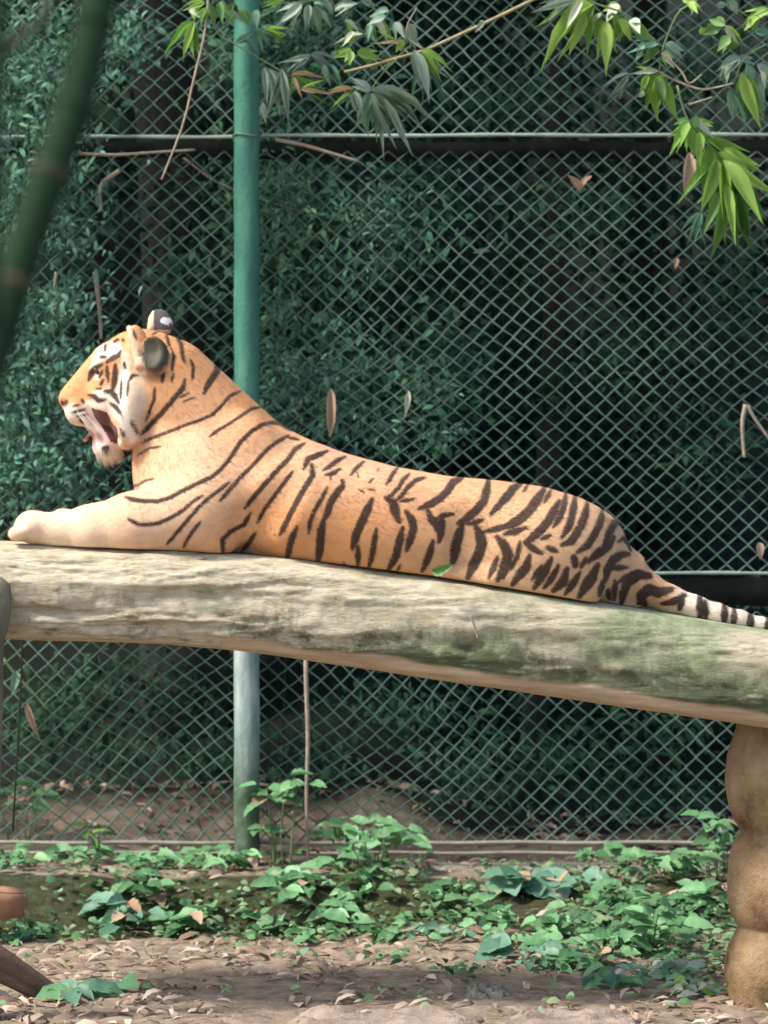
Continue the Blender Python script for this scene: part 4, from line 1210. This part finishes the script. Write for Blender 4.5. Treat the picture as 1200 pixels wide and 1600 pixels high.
# dry leaves and sticks caught on the fence
def lone_leaf(name, label, a, b, wpx, Y, mat, cat='leaf', group=None, kind='bamboo'):
    r = empty(name, W(*a, Y)); tag(r, label, cat, group)
    put_leaf(r, W(*a, Y), W(*b, Y - 0.02), wpx * Y / FOC, mat, kind, name='blade')
    return r
lone_leaf('dry_leaf', 'pinkish dry leaf hanging under the right bamboo cluster', (1077, 238), (1069, 308), 22, 11.9, 'leaf_dry')
r = empty('dry_leaf', W(908, 292, 12.12)); tag(r, 'small folded orange dry leaf stuck in the fence mesh', 'leaf')
for b in ((892, 276), (922, 274)):
    put_leaf(r, W(908, 296, 12.15), W(*b, 12.1), 13 * 12.1 / FOC, 'leaf_dry', 'dry', name='blade')
lone_leaf('dry_leaf', 'tiny dry leaf caught in the mesh below the bamboo cluster', (1057, 403), (1055, 420), 9, 12.185, 'leaf_dry')
lone_leaf('dry_leaf', 'upright flat brown dry strip stuck in the mesh right of the post', (517, 608), (516, 682), 16, 12.185, 'leaf_dry', kind='dry')
lone_leaf('dry_leaf', 'white dry leaf scrap on the mesh above the tiger back', (638, 610), (632, 655), 9, 12.185, 'leaf_pale')
lone_leaf('dry_leaf', 'long dry leaf hanging in the mesh below the log at left', (42, 1098), (62, 1162), 11, 12.185, 'leaf_dry')
lone_leaf('dry_leaf', 'brown dry leaf on the mesh near the tail', (1186, 848), (1189, 872), 14, 12.185, 'leaf_dry', kind='dry')
lone_leaf('dry_leaf', 'pale dry leaf hanging left of the tiger head', (84, 482), (80, 525), 9, 12.18, 'leaf_pale')
lone_leaf('green_leaf', 'small round green leaf lying on the log edge', (675, 893), (708, 884), 17, 9.86, 'leaf_dark', kind='broad')
def stick(name, label, pts, wpx, Y, mat='twig', cat='twig', taper=0.6):
    r = empty(name, W(*pts[0], Y)); tag(r, label, cat)
    stem_part(r, [W(p[0], p[1], Y + (p[2] if len(p) > 2 else 0)) for p in pts], wpx * Y / FOC / 2, wpx * Y / FOC / 2 * taper, M[mat], 'shaft', 20)
stick('thin_stick', 'thin grey upright stick standing right of the post below the log', [(480, 880), (478, 1040), (481, 1150), (479, 1250), (482, 1355)], 9, 12.08)
stick('fallen_twig', 'bent pale twig hanging on the fence left of the post', [(187, 266), (162, 284), (156, 300), (158, 330)], 8, 12.18)
stick('fallen_twig', 'pale upright stick above the tiger head', [(149, 425), (153, 460), (156, 490), (158, 530)], 9, 12.18)
stick('fallen_twig', 'thin horizontal twig below the upper line wire left of the post', [(120, 240), (180, 242), (240, 238), (305, 234)], 6, 12.18)
stick('fallen_twig', 'slanted dry twig under the upper line wire right of the post', [(430, 218), (475, 227), (520, 240), (560, 252)], 7, 12.18)
stick('fallen_twig', 'thin drooping vine crossing behind the post', [(285, 245), (340, 285), (420, 315), (470, 330)], 4, 12.35)
stick('fallen_twig', 'pale forked stick in the mesh at the right edge', [(1165, 632), (1160, 660), (1161, 690), (1163, 715)], 8, 12.18)
stick('fallen_twig', 'pale slanted stick beside the forked stick at the right edge', [(1168, 634), (1180, 655), (1205, 690)], 7, 12.18)
stick('fallen_twig', 'pale twig hanging at the left side of the mesh', [(88, 425), (86, 450), (90, 470), (80, 500)], 6, 12.18)
stick('fallen_twig', 'green shoot in the mesh under the left end of the log', [(6, 1030), (25, 1055), (50, 1080), (75, 1110)], 5, 12.1, 'green_stem')
lone_leaf('green_leaf', 'grey green leaf on the shoot under the left end of the log', (26, 1048), (19, 1086), 14, 12.18, 'leaf_teal', kind='broad')
stick('fallen_twig', 'short pale stick stuck to the log face', [(735, 962), (740, 975), (747, 998)], 5, 9.83)

# ------------------------------------------------------------------ plants on the bank
def plant(label, cu, cv, ru, rv, n, size, Y, mats, spread=0.10, asp=0.62, low=False, name='leafy_plant'):
    x = (cu - 600) * Y / FOC
    base = Vector((x, Y, gz(x, Y) - 0.01))
    root = empty(name, base); tag(root, label, 'plant', 'broad leaved plants on the bank')
    n = int(n * 1.75); size = size * 1.12
    ns = max(2, n // 4)
    tops = []
    for k in range(ns):
        a = random.uniform(0, 6.28); q = math.sqrt(random.random())
        t = W(cu + ru * q * math.cos(a) * 0.8, cv + rv * q * math.sin(a) * 0.8, Y + random.uniform(-spread, spread))
        g = gz(t.x, t.y)
        t.z = max(t.z, g + 0.015)
        b0 = Vector((base.x + (t.x - base.x) * 0.45, base.y + (t.y - base.y) * 0.3, gz(base.x + (t.x - base.x) * 0.45, base.y + (t.y - base.y) * 0.3) - 0.01))
        mid = (b0 + t) / 2 + Vector((random.uniform(-.02, .02), 0, 0.01))
        stem_part(root, [b0, mid, t], 0.003, 0.0015, M['green_stem'], 'stem', 6)
        tops.append(t)
    for k in range(n):
        t = tops[k % ns]
        a = random.uniform(0, 6.28)
        L = size * random.uniform(0.7, 1.25) * Y / FOC
        d = Vector((math.cos(a), math.sin(a) * 0.8 - 0.25, random.uniform(-0.35, 0.25))).normalized()
        b = t + d * L * 0.15 + Vector((random.uniform(-1, 1) * ru * 0.35, random.uniform(-.05, .05) * FOC / Y, random.uniform(-1, 1) * rv * 0.35)) * (Y / FOC)
        e = b + d * L
        gmin = gz(b.x, b.y)
        lift = max(0, gmin + 0.012 - b.z, gz(e.x, e.y) + 0.012 - e.z)
        b.z += lift; e.z += lift
        put_leaf(root, b, e, L * asp * random.uniform(0.75, 1.15), random.choice(mats) if random.random() > 0.05 else 'leaf_dry', 'broad', roll=Vector((random.uniform(-.4, .4), -0.55 + random.uniform(-.3, .3), 1)))
    return root
g1 = ['leaf_ground', 'leaf_ground', 'leaf_ground_dark']; g2 = ['leaf_ground_dark', 'leaf_ground_dark', 'leaf_ground']; g3 = ['leaf_teal', 'leaf_ground', 'leaf_teal']
plant('bright green plant at the left edge behind the fence rails', 30, 1248, 55, 30, 14, 32, 12.5, g1)
plant('low green plant on the kerb at the left edge', 25, 1345, 45, 22, 14, 28, 12.0, g1)
plant('small spiky dark plant on the kerb left of the post', 148, 1300, 18, 22, 8, 30, 12.3, ['leaf_dark'], asp=0.3)
plant('low plants trailing on the kerb below the dry litter', 130, 1335, 75, 14, 14, 26, 12.05, g1)
plant('low spreading plant on the kerb just left of the post', 260, 1332, 60, 16, 14, 28, 12.0, g1)
plant('bright green plant at the foot of the post', 345, 1335, 50, 20, 14, 30, 11.95, g1)
plant('plant hanging over the mossy bank left of the post', 240, 1385, 50, 18, 10, 32, 11.75, g2)
plant('pale green plant on the middle of the mossy bank', 190, 1425, 55, 25, 12, 36, 11.6, g3)
plant('bright green plant low on the mossy bank left of the post', 295, 1432, 42, 28, 13, 36, 11.55, g1)
plant('climbing plant beside the post under the log', 442, 1238, 50, 24, 14, 30, 12.0, g1, spread=0.05)
plant('small plant below the climbing plant right of the post', 425, 1295, 30, 14, 6, 24, 12.0, g2)
plant('green plant in front of the bottom rail right of the stick', 575, 1295, 78, 26, 20, 33, 11.95, g1)
plant('plant spilling down below the rail right of the stick', 560, 1345, 60, 30, 14, 30, 11.9, g1)
plant('trailing plant on the bank right of the post', 465, 1400, 55, 26, 14, 34, 11.7, g1)
plant('trailing plant reaching down the bank under the stick', 545, 1432, 55, 26, 16, 34, 11.6, g1)
plant('dull green plant at the foot of the bank in the middle', 625, 1480, 45, 34, 12, 26, 11.3, g2)
plant('broad teal leaved plant in the middle of the bank', 840, 1378, 72, 24, 14, 48, 11.7, ['leaf_teal'], asp=0.8)
plant('low plant among dry leaves beside the teal plant', 715, 1405, 55, 30, 14, 30, 11.6, g2)
plant('single broad pale teal leaf near the right stone', 803, 1502, 14, 12, 2, 56, 10.9, ['leaf_teal'], asp=0.9)
plant('small upright plant in front of the bottom rail', 938, 1334, 32, 18, 8, 28, 12.0, g1)
plant('bright green plant below the rail beside the pillar', 1050, 1345, 65, 22, 26, 28, 11.9, g1)
plant('upright plant against the fence beside the pillar', 1120, 1300, 25, 45, 14, 28, 11.95, g1)
plant('dense dark plant beside the middle of the pillar', 1085, 1405, 55, 34, 26, 32, 11.5, g2)
plant('dense leafy plant left of the pillar', 975, 1410, 70, 32, 28, 33, 11.5, g2)
plant('green plant in front of the teal plant', 880, 1440, 55, 28, 20, 32, 11.3, g2)
plant('pale leafy plant at the foot of the right bank', 870, 1515, 50, 36, 24, 33, 10.9, g3)
plant('plant on the slope between the pale leaves and the pillar', 985, 1465, 60, 34, 24, 32, 11.1, g1)
plant('sprig with rounded pale leaves on the soil left of the pillar', 1005, 1510, 35, 22, 8, 26, 10.7, ['leaf_pale', 'leaf_teal'])
plant('yellow green seedlings at the foot of the pillar', 1090, 1570, 60, 32, 40, 17, 10.3, ['leaf_pale', 'leaf_fresh', 'leaf_grey'])
plant('leafy seedling in the bottom left corner of the soil', 150, 1560, 48, 16, 7, 46, 10.25, g3)
plant('small plant on the bank at the left edge', 40, 1470, 40, 26, 12, 30, 11.4, g1)
plant('low mossy plant under the post', 420, 1455, 60, 24, 10, 24, 11.5, g2)
plant('leafy plant low on the right bank above the right stone', 925, 1490, 60, 34, 20, 30, 10.85, g1)
plant('plant among litter just left of the single teal leaf', 735, 1450, 50, 30, 14, 28, 11.3, g1)
plant('pale plants at the right bottom beside the pillar foot', 1060, 1520, 60, 30, 20, 24, 10.6, ['leaf_grey', 'leaf_ground'])
plant('small green plant in front of the bank right of the post', 500, 1475, 45, 20, 9, 28, 11.35, g2)
plant('tall leafy clump in front of the dense plants near the pillar', 1010, 1440, 60, 40, 20, 34, 11.0, g1)
plant('leafy clump reaching toward the bottom right soil', 955, 1535, 60, 28, 16, 30, 10.45, g3)
plant('loose green clump on the soil right of the middle stone', 820, 1470, 45, 30, 14, 30, 11.1, g1)
plant('scattered seedlings among the litter in the middle', 690, 1465, 50, 22, 14, 22, 11.2, g3)

# ------------------------------------------------------------------ litter, stones, root, brick
def leaf_cloud(cen, dirs, nrm, L, Wd, col, bend=0.15):
    """many small folded leaves in one mesh"""
    n = len(cen)
    dirs = dirs / (np.linalg.norm(dirs, axis=1)[:, None] + 1e-9)
    side = np.cross(nrm, dirs); side /= np.linalg.norm(side, axis=1)[:, None] + 1e-9
    up = np.cross(dirs, side)
    L = L[:, None]; Wd = Wd[:, None]
    a = cen - dirs * L * 0.5 - up * L * bend * 0.3
    b1 = cen - dirs * L * 0.2 + side * Wd * 0.42 + up * Wd * bend
    c1 = cen - dirs * L * 0.2 - side * Wd * 0.42 + up * Wd * bend
    b2 = cen + dirs * L * 0.18 + side * Wd * 0.36 + up * Wd * bend
    c2 = cen + dirs * L * 0.18 - side * Wd * 0.36 + up * Wd * bend
    t = cen + dirs * L * 0.5 - up * L * bend
    V = np.stack([a, b1, c1, b2, c2, t], 1).reshape(-1, 3)
    k = np.arange(n)[:, None] * 6
    F = np.concatenate([k + np.array([[0, 2, 1]]), k + np.array([[1, 2, 4]]), k + np.array([[1, 4, 3]]), k + np.array([[3, 4, 5]])])
    return V, F, np.repeat(col, 6, 0)

def litter():
    n = 5000
    x = rng.uniform(-1.35, 1.35, n); y = rng.uniform(9.3, 13.4, n)
    keep = np.ones(n, bool)
    onbank = (y > 11.4) & (y < 11.85) & (x < 0.1)
    keep &= ~(onbank & (rng.random(n) < 0.85))
    keep &= ~((y > 11.0) & (y < 12.1) & (x > 0.1) & (rng.random(n) < 0.45))
    pt = noise(x * 3, y * 3, 0, 201)
    keep &= pt + rng.uniform(-0.6, 0.6, n) > -0.25
    x, y = x[keep], y[keep]; n = len(x)
    z = terrain(x, y) + rng.uniform(0.002, 0.022, n)
    a = rng.uniform(0, 6.28, n)
    d = np.stack([np.cos(a), np.sin(a), rng.normal(0, 0.22, n)], -1)
    nm = np.stack([rng.normal(0, 0.35, n), rng.normal(0, 0.35, n) - 0.15, np.ones(n)], -1)
    L = 0.02 + 0.085 * rng.random(n) ** 1.8; Wd = L * rng.uniform(0.14, 0.4, n)
    pal = np.array([(0.36, 0.27, 0.205), (0.44, 0.34, 0.27), (0.27, 0.19, 0.14), (0.52, 0.42, 0.345), (0.2, 0.14, 0.10), (0.34, 0.25, 0.18), (0.30, 0.22, 0.165)])
    col = pal[rng.integers(0, len(pal), n)] * rng.uniform(0.75, 1.15, (n, 1))
    V, F, Cc = leaf_cloud(np.stack([x, y, z], -1), d, nm, L, Wd, col, 0.2)
    o = link('leaf_litter', mesh_np('leaf_litter', V, F, M['leaf_mass'], smooth=True, col=Cc))
    tag(o, 'dry brown leaf litter scattered over the soil', 'leaf litter', kind='stuff')
    # small green ground cover on the bank
    n = 9000
    x = rng.uniform(-1.35, 1.3, n); y = rng.uniform(9.9, 12.15, n)
    s = 1 / (1 + np.exp(-(x - 0.3) * 6))
    dens = (np.where(y > 11.3, 0.5, 0.0) + 0.03) * (1 - s) + s * np.clip((y - 10.0) / 1.0, 0.04, 0.9)
    keep = (rng.random(n) < dens) & (noise(x * 4, y * 5, 0, 211) > -0.15)
    x, y = x[keep], y[keep]; n = len(x)
    z = terrain(x, y) + rng.uniform(0.008, 0.05, n)
    a = rng.uniform(0, 6.28, n)
    d = np.stack([np.cos(a), np.sin(a), rng.normal(0, 0.3, n)], -1)
    nm = np.stack([rng.normal(0, 0.5, n), rng.normal(0, 0.5, n) - 0.5, np.ones(n)], -1)
    L = rng.uniform(0.018, 0.045, n); Wd = L * rng.uniform(0.5, 0.8, n)
    pal = np.array([(0.06, 0.15, 0.06), (0.10, 0.22, 0.09), (0.04, 0.09, 0.04), (0.17, 0.27, 0.15), (0.2, 0.26, 0.14)])
    col = pal[rng.integers(0, len(pal), n)] * rng.uniform(0.75, 1.2, (n, 1))
    V, F, Cc = leaf_cloud(np.stack([x, y, z], -1), d, nm, L, Wd, col, 0.12)
    o = link('ground_cover', mesh_np('ground_cover', V, F, M['leaf_mass'], smooth=True, col=Cc))
    tag(o, 'small creeping green leaves covering the bank', 'ground cover', kind='stuff')
litter()

def rock(name, label, cu, cv, ru, Y, hz, dy, seed, mat='stone'):
    x = (cu - 600) * Y / FOC
    top = H - (cv - HOR) * Y / FOC
    bm = bmesh.new(); bmesh.ops.create_icosphere(bm, subdivisions=5, radius=1.0)
    rx = ru * Y / FOC
    for q in bm.verts:
        c = q.co.copy()
        e = 0.55
        c = Vector([math.copysign(abs(t) ** e, t) for t in c])
        nn = 1 + 0.28 * float(fbm(c.x * 1.5 + seed, c.y * 1.5, c.z * 1.5, seed, 3)) 
        q.co = Vector((c.x * rx * nn, c.y * dy * nn, c.z * hz + 0.03 * float(fbm(c.x * 4, c.y * 4, seed, seed + 1, 3))))
    me = bpy.data.meshes.new(name); bm.to_mesh(me); bm.free()
    me.polygons.foreach_set('use_smooth', np.ones(len(me.polygons), bool)); me.materials.append(M[mat])
    o = link(name, me, None, (x, Y, top - hz)); tag(o, label, 'stone')
rock('flat_stone', 'pale flat stone at the bottom edge left of the gap', 600, 1587, 150, 9.72, 0.05, 0.16, 3)
rock('flat_stone', 'pale flat stone at the bottom edge right of the gap', 890, 1589, 110, 9.74, 0.05, 0.15, 5)
rock('flat_stone', 'low grey stone in the dark gap between the flat stones', 760, 1545, 34, 10.3, 0.03, 0.07, 9, 'kerb')
def root_and_brick():
    r = empty('tree_root', W(-60, 1480, 10.2)); tag(r, 'brown tree root sloping into the soil at the bottom left', 'root')
    for pts, a, b in (([(-120, 1440), (-20, 1488), (50, 1530), (110, 1566), (170, 1590)], 30, 6), ([(-60, 1500), (0, 1525), (60, 1560), (90, 1600)], 16, 5), ([(-80, 1530), (-10, 1560), (40, 1585), (70, 1620)], 14, 6)):
        stem_part(r, [W(p[0], p[1], 10.15 + 0.05 * i) for i, p in enumerate(pts)], a * 10 / FOC, b * 10 / FOC, M['root'], 'root_strand', 18)
    p = W(8, 1410, 11.35)
    bm = bmesh.new(); bmesh.ops.create_cube(bm, size=1.0)
    bmesh.ops.scale(bm, vec=(0.17, 0.11, 0.085), verts=bm.verts)
    bmesh.ops.bevel(bm, geom=bm.edges[:], offset=0.006, segments=2, affect='EDGES')
    bmesh.ops.subdivide_edges(bm, edges=bm.edges[:], cuts=2, use_grid_fill=True)
    for q in bm.verts:
        q.co += Vector((1, 1, 1)) * 0.005 * float(noise(q.co.x * 30, q.co.y * 30, q.co.z * 30, 221))
    me = bpy.data.meshes.new('clay_brick'); bm.to_mesh(me); bm.free(); me.materials.append(M['brick'])
    me.polygons.foreach_set('use_smooth', np.ones(len(me.polygons), bool))
    o = link('clay_brick', me, None, p - Vector((0.03, 0, 0))); o.rotation_euler = (0.05, 0.06, 0.3)
    tag(o, 'orange clay brick against the mossy bank at the left edge', 'brick')
root_and_brick()

# ------------------------------------------------------------------ trees and undergrowth behind the fence
def undergrowth():
    cs = []
    def clump(px, py, Y, ru, rv, rd, n, size, tone):
        c = W(px, py, Y)
        k = Y / FOC
        q = rng.normal(0, 0.5, (n, 3))
        cen = np.array(c) + q * np.array([ru * k, rd, rv * k])
        d = rng.normal(0, 1, (n, 3)) + np.array([0, -0.4, -0.5])
        nm = rng.normal(0, 0.6, (n, 3)) + np.array([0, -0.9, 0.7])
        L = size * rng.uniform(0.5, 1.5, n); Wd = L * rng.uniform(0.25, 0.55, n)
        col = np.array(tone) * rng.uniform(0.6, 1.35, (n, 1)) * (1 + rng.normal(0, 0.06, (n, 3)))
        cs.append((cen, d, nm, L, Wd, col))
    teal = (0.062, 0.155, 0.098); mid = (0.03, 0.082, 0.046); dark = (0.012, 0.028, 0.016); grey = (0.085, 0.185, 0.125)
    # near foliage pressing against the fence
    for (px, py, ru, rv, n, tone) in ((40, 120, 110, 120, 1500, teal), (60, 330, 110, 140, 1900, grey), (30, 520, 110, 120, 1500, teal), (60, 640, 130, 110, 1700, grey), (40, 740, 120, 70, 900, grey), (110, 230, 60, 100, 500, teal),
                                 (450, 330, 120, 120, 900, mid), (580, 350, 130, 90, 1000, teal), (450, 480, 110, 130, 900, mid), (520, 600, 160, 90, 1500, teal), (660, 620, 90, 70, 600, mid), (470, 120, 130, 100, 900, mid), (440, 60, 150, 60, 800, teal),
                                 (650, 300, 90, 70, 450, mid), (700, 560, 70, 80, 400, teal), (200, 60, 60, 60, 300, teal), (330, 350, 120, 160, 500, dark), (260, 640, 120, 90, 500, mid), (300, 440, 70, 60, 300, mid),
                                 (760, 160, 120, 60, 400, mid), (1080, 110, 160, 80, 700, mid), (900, 330, 120, 60, 260, mid), (1150, 430, 80, 120, 260, mid), (1000, 560, 120, 80, 240, mid), (850, 620, 120, 70, 260, dark), (1120, 700, 100, 70, 200, mid), (780, 450, 90, 90, 260, dark),
                                 (1180, 930, 40, 25, 90, grey), (1050, 1130, 90, 60, 200, mid), (640, 1110, 140, 60, 350, mid), (760, 1200, 140, 60, 350, mid), (500, 1200, 90, 60, 260, mid), (280, 1100, 130, 70, 260, dark), (1000, 1240, 130, 40, 260, mid), (60, 1130, 80, 60, 300, mid), (160, 1090, 120, 70, 300, mid), (330, 1180, 80, 60, 220, mid), (180, 1190, 90, 40, 160, mid), (900, 1180, 120, 60, 260, mid)):
        clump(px, py, rng.uniform(12.75, 13.3), ru, rv, 0.25, n, 0.045, tone)
    # deeper leaves behind them, shade painted in as a darker tone
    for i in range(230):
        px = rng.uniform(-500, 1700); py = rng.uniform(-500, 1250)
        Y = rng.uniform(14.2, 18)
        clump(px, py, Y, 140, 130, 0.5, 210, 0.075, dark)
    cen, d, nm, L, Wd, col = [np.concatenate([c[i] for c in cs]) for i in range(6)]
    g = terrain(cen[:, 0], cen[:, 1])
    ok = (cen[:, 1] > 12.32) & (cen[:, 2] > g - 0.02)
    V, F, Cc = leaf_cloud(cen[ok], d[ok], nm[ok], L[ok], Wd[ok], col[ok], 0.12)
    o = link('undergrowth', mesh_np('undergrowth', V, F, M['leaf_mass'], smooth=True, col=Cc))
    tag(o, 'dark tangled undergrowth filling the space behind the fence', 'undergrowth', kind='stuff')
undergrowth()

def tree(label, px, Y, r, lean, crown_z, crown_r, seed):
    x = (px - 600) * Y / FOC
    base = Vector((x, Y, gz(x, Y) - 0.2))
    root = empty('tree', base); tag(root, label, 'tree', 'trees behind the fence')
    pts = [Vector((lean * t + 0.05 * math.sin(4 * t + seed), 0.05 * math.cos(3 * t + seed), t * (crown_z + 1.0 - base.z))) for t in np.linspace(0, 1, 14)]
    link('trunk', tube_mesh('trunk', pts, [r * (1 - 0.45 * t) * (1 + 0.08 * math.sin(9 * t + seed)) for t in np.linspace(0, 1, 14)], M['trunk'], 18), root)
    rr = np.random.default_rng(seed)
    for k in range(5):
        a = 6.28 * k / 5 + seed
        s0 = pts[9 + k % 3]
        e = s0 + Vector((math.cos(a) * crown_r * 0.6, math.sin(a) * crown_r * 0.6, 0.5))
        link('limb', tube_mesh('limb', [s0, (s0 + e) / 2 + Vector((0, 0, 0.2)), e], [r * 0.35, r * 0.25, r * 0.12], M['trunk'], 8), root)
    n = 9000
    q = rr.normal(0, 1, (n, 3)); q /= np.linalg.norm(q, axis=1)[:, None]
    q *= rr.uniform(0.35, 1, (n, 1)) ** 0.5
    bl = 1 + 0.3 * noise(q[:, 0] * 2.5, q[:, 1] * 2.5, q[:, 2] * 2.5, seed)
    cen = q * bl[:, None] * np.array([crown_r, crown_r, crown_r * 0.42]) + np.array([lean, 0, crown_z + 0.6 - base.z + crown_r * 0.2])
    keep = noise(cen[:, 0] * 1.6, cen[:, 1] * 1.6, cen[:, 2] * 1.6, seed + 3) > -0.45
    cen = cen[keep]; n = len(cen)
    L = rr.uniform(0.10, 0.22, n); Wd = L * 0.55
    col = np.array((0.035, 0.085, 0.035)) * rr.uniform(0.6, 1.4, (n, 1))
    V, F, Cc = leaf_cloud(cen, rr.normal(0, 1, (n, 3)), rr.normal(0, 0.6, (n, 3)) + np.array([0, 0, 1]), L, Wd, col, 0.1)
    link('crown', mesh_np('crown', V, F, M['leaf_mass'], smooth=True, col=Cc), root)
tree('grey brown tree trunk behind the fence above the tiger head', 270, 13.9, 0.17, -0.05, 4.3, 2.1, 1)
tree('dark tree added for shade behind the fence at right', 1010, 16.2, 0.10, 0.1, 4.8, 2.6, 2)  # this and the trees below are added; unseen crowns shade the undergrowth
tree('dark tree added for shade far behind the fence in the middle', 640, 17.0, 0.16, -0.1, 5.2, 2.8, 3)
tree('dark tree added for shade outside the left edge behind the fence', -420, 15.0, 0.18, 0.1, 4.6, 2.5, 4)
tree('dark tree added for shade outside the right edge behind the fence', 1750, 14.8, 0.18, -0.1, 4.5, 2.5, 5)

tree('dark tree added for shade behind the fence above the tiger back', 830, 13.6, 0.05, 0.1, 4.2, 2.1, 6)
tree('slim dark tree added for shade behind the fence at the right edge', 1240, 13.7, 0.07, 0.0, 4.2, 2.2, 8)

def vine(label, cu, pts, blobs, Y, tone, seed):
    rr = np.random.default_rng(seed)
    root = empty('climbing_vine', W(*pts[0], Y)); tag(root, label, 'vine', 'vines climbing the fence')
    stem_part(root, [W(p[0], p[1], Y) for p in pts], 0.004, 0.002, M['trunk'], 'stem', 24)
    cs = []
    for (px, py, ru, rv, n) in blobs:
        n = int(n * 2.1); q = rr.normal(0, 0.5, (n, 3)); k = Y / FOC
        cs.append(np.array(W(px, py, Y)) + q * np.array([ru * k, 0.07, rv * k]))
    cen = np.concatenate(cs) - np.array(root.location); n = len(cen)
    keep = noise(cen[:, 0] * 9, cen[:, 1] * 9, cen[:, 2] * 9, seed) > -0.35
    cen = cen[keep]; n = len(cen)
    L = rr.uniform(0.018, 0.05, n); Wd = L * rr.uniform(0.28, 0.5, n)
    col = np.array(tone) * rr.uniform(0.55, 1.45, (n, 1)) * (1 + rr.normal(0, 0.07, (n, 3)))
    V, F, Cc = leaf_cloud(cen, rr.normal(0, 1, (n, 3)) + np.array([0, -0.2, -0.8]), rr.normal(0, 0.5, (n, 3)) + np.array([0, -1, 0.6]), L, Wd, col, 0.12)
    o = link('foliage', mesh_np('foliage', V, F, M['leaf_mass'], smooth=True, col=Cc), root); o['kind'] = 'stuff'
vine('leafy grey green vine covering the fence at the left edge', 40, [(20, 1300), (35, 1000), (30, 760), (60, 560), (30, 330), (60, 120), (80, -60)],
     [(40, 110, 110, 110, 420), (40, 300, 100, 120, 520), (90, 180, 60, 60, 140), (40, 470, 110, 110, 420), (50, 620, 120, 110, 520), (110, 590, 60, 40, 110), (50, 740, 120, 70, 360), (180, 60, 50, 60, 120)], 12.05, (0.095, 0.205, 0.14), 31)
vine('thin vine on the mesh just right of the post', 520, [(440, 1300), (450, 900), (470, 640), (540, 480), (600, 380), (560, 280)],
     [(600, 350, 70, 60, 170), (440, 300, 50, 90, 120), (430, 520, 50, 110, 130), (500, 610, 80, 50, 170), (610, 680, 110, 40, 150), (690, 640, 60, 60, 110), (560, 420, 60, 40, 60)], 12.26, (0.075, 0.18, 0.115), 32)

# ------------------------------------------------------------------ blurred bamboo near the camera
def near_culm():
    Y = 3.8
    r = empty('bamboo_culm', W(-60, 760, Y)); tag(r, 'out of focus dark green bamboo culm leaning across the upper left', 'bamboo')
    pts = [(-130, 1000), (-75, 760), (-25, 600), (20, 450), (62, 320), (100, 215), (128, 120), (150, 20), (170, -90), (200, -260)]
    P = spline([W(p[0], p[1], Y + 0.02 * i) - r.location for i, p in enumerate(pts)], 60)
    cu_ = link('culm', tube_mesh('culm', P, [0.0225 * (1 - 0.10 * i / 59) for i in range(60)], M['culm'], 20), r)
    for i in (20, 29, 36, 45):
        a = P[i]; t = (P[i + 1] - P[i - 1]).normalized()
        link('node', tube_mesh('node', [a - t * 0.006, a, a + t * 0.006], [0.0215, 0.025, 0.0215], M['culm_node'] if i in (29, 20) else M['culm'], 20), cu_)
    link('side_shoot', tube_mesh('side_shoot', [P[36], P[36] + Vector((0.04, -0.01, -0.01)), P[36] + Vector((0.07, -0.02, -0.04))], [0.008, 0.006, 0.003], M['culm'], 8), r)
    r2 = empty('dead_branch', W(-20, 90, 3.9)); tag(r2, 'out of focus brown dead branch in the top left corner', 'branch')
    stem_part(r2, [W(-40, 100, 3.9), W(10, 75, 3.9), W(45, 48, 3.9), W(75, 20, 3.92), W(70, -40, 3.95)], 0.009, 0.006, M['culm_node'], 'limb', 16)
    r3 = empty('bamboo_culm', W(-10, 100, 3.7)); tag(r3, 'out of focus dark stem at the left edge behind the brown branch', 'bamboo')
    stem_part(r3, [W(-14, 520, 3.7), W(-10, 300, 3.7), W(-6, 150, 3.7), W(0, -60, 3.7)], 0.010, 0.010, M['culm'], 'culm', 16)
near_culm()
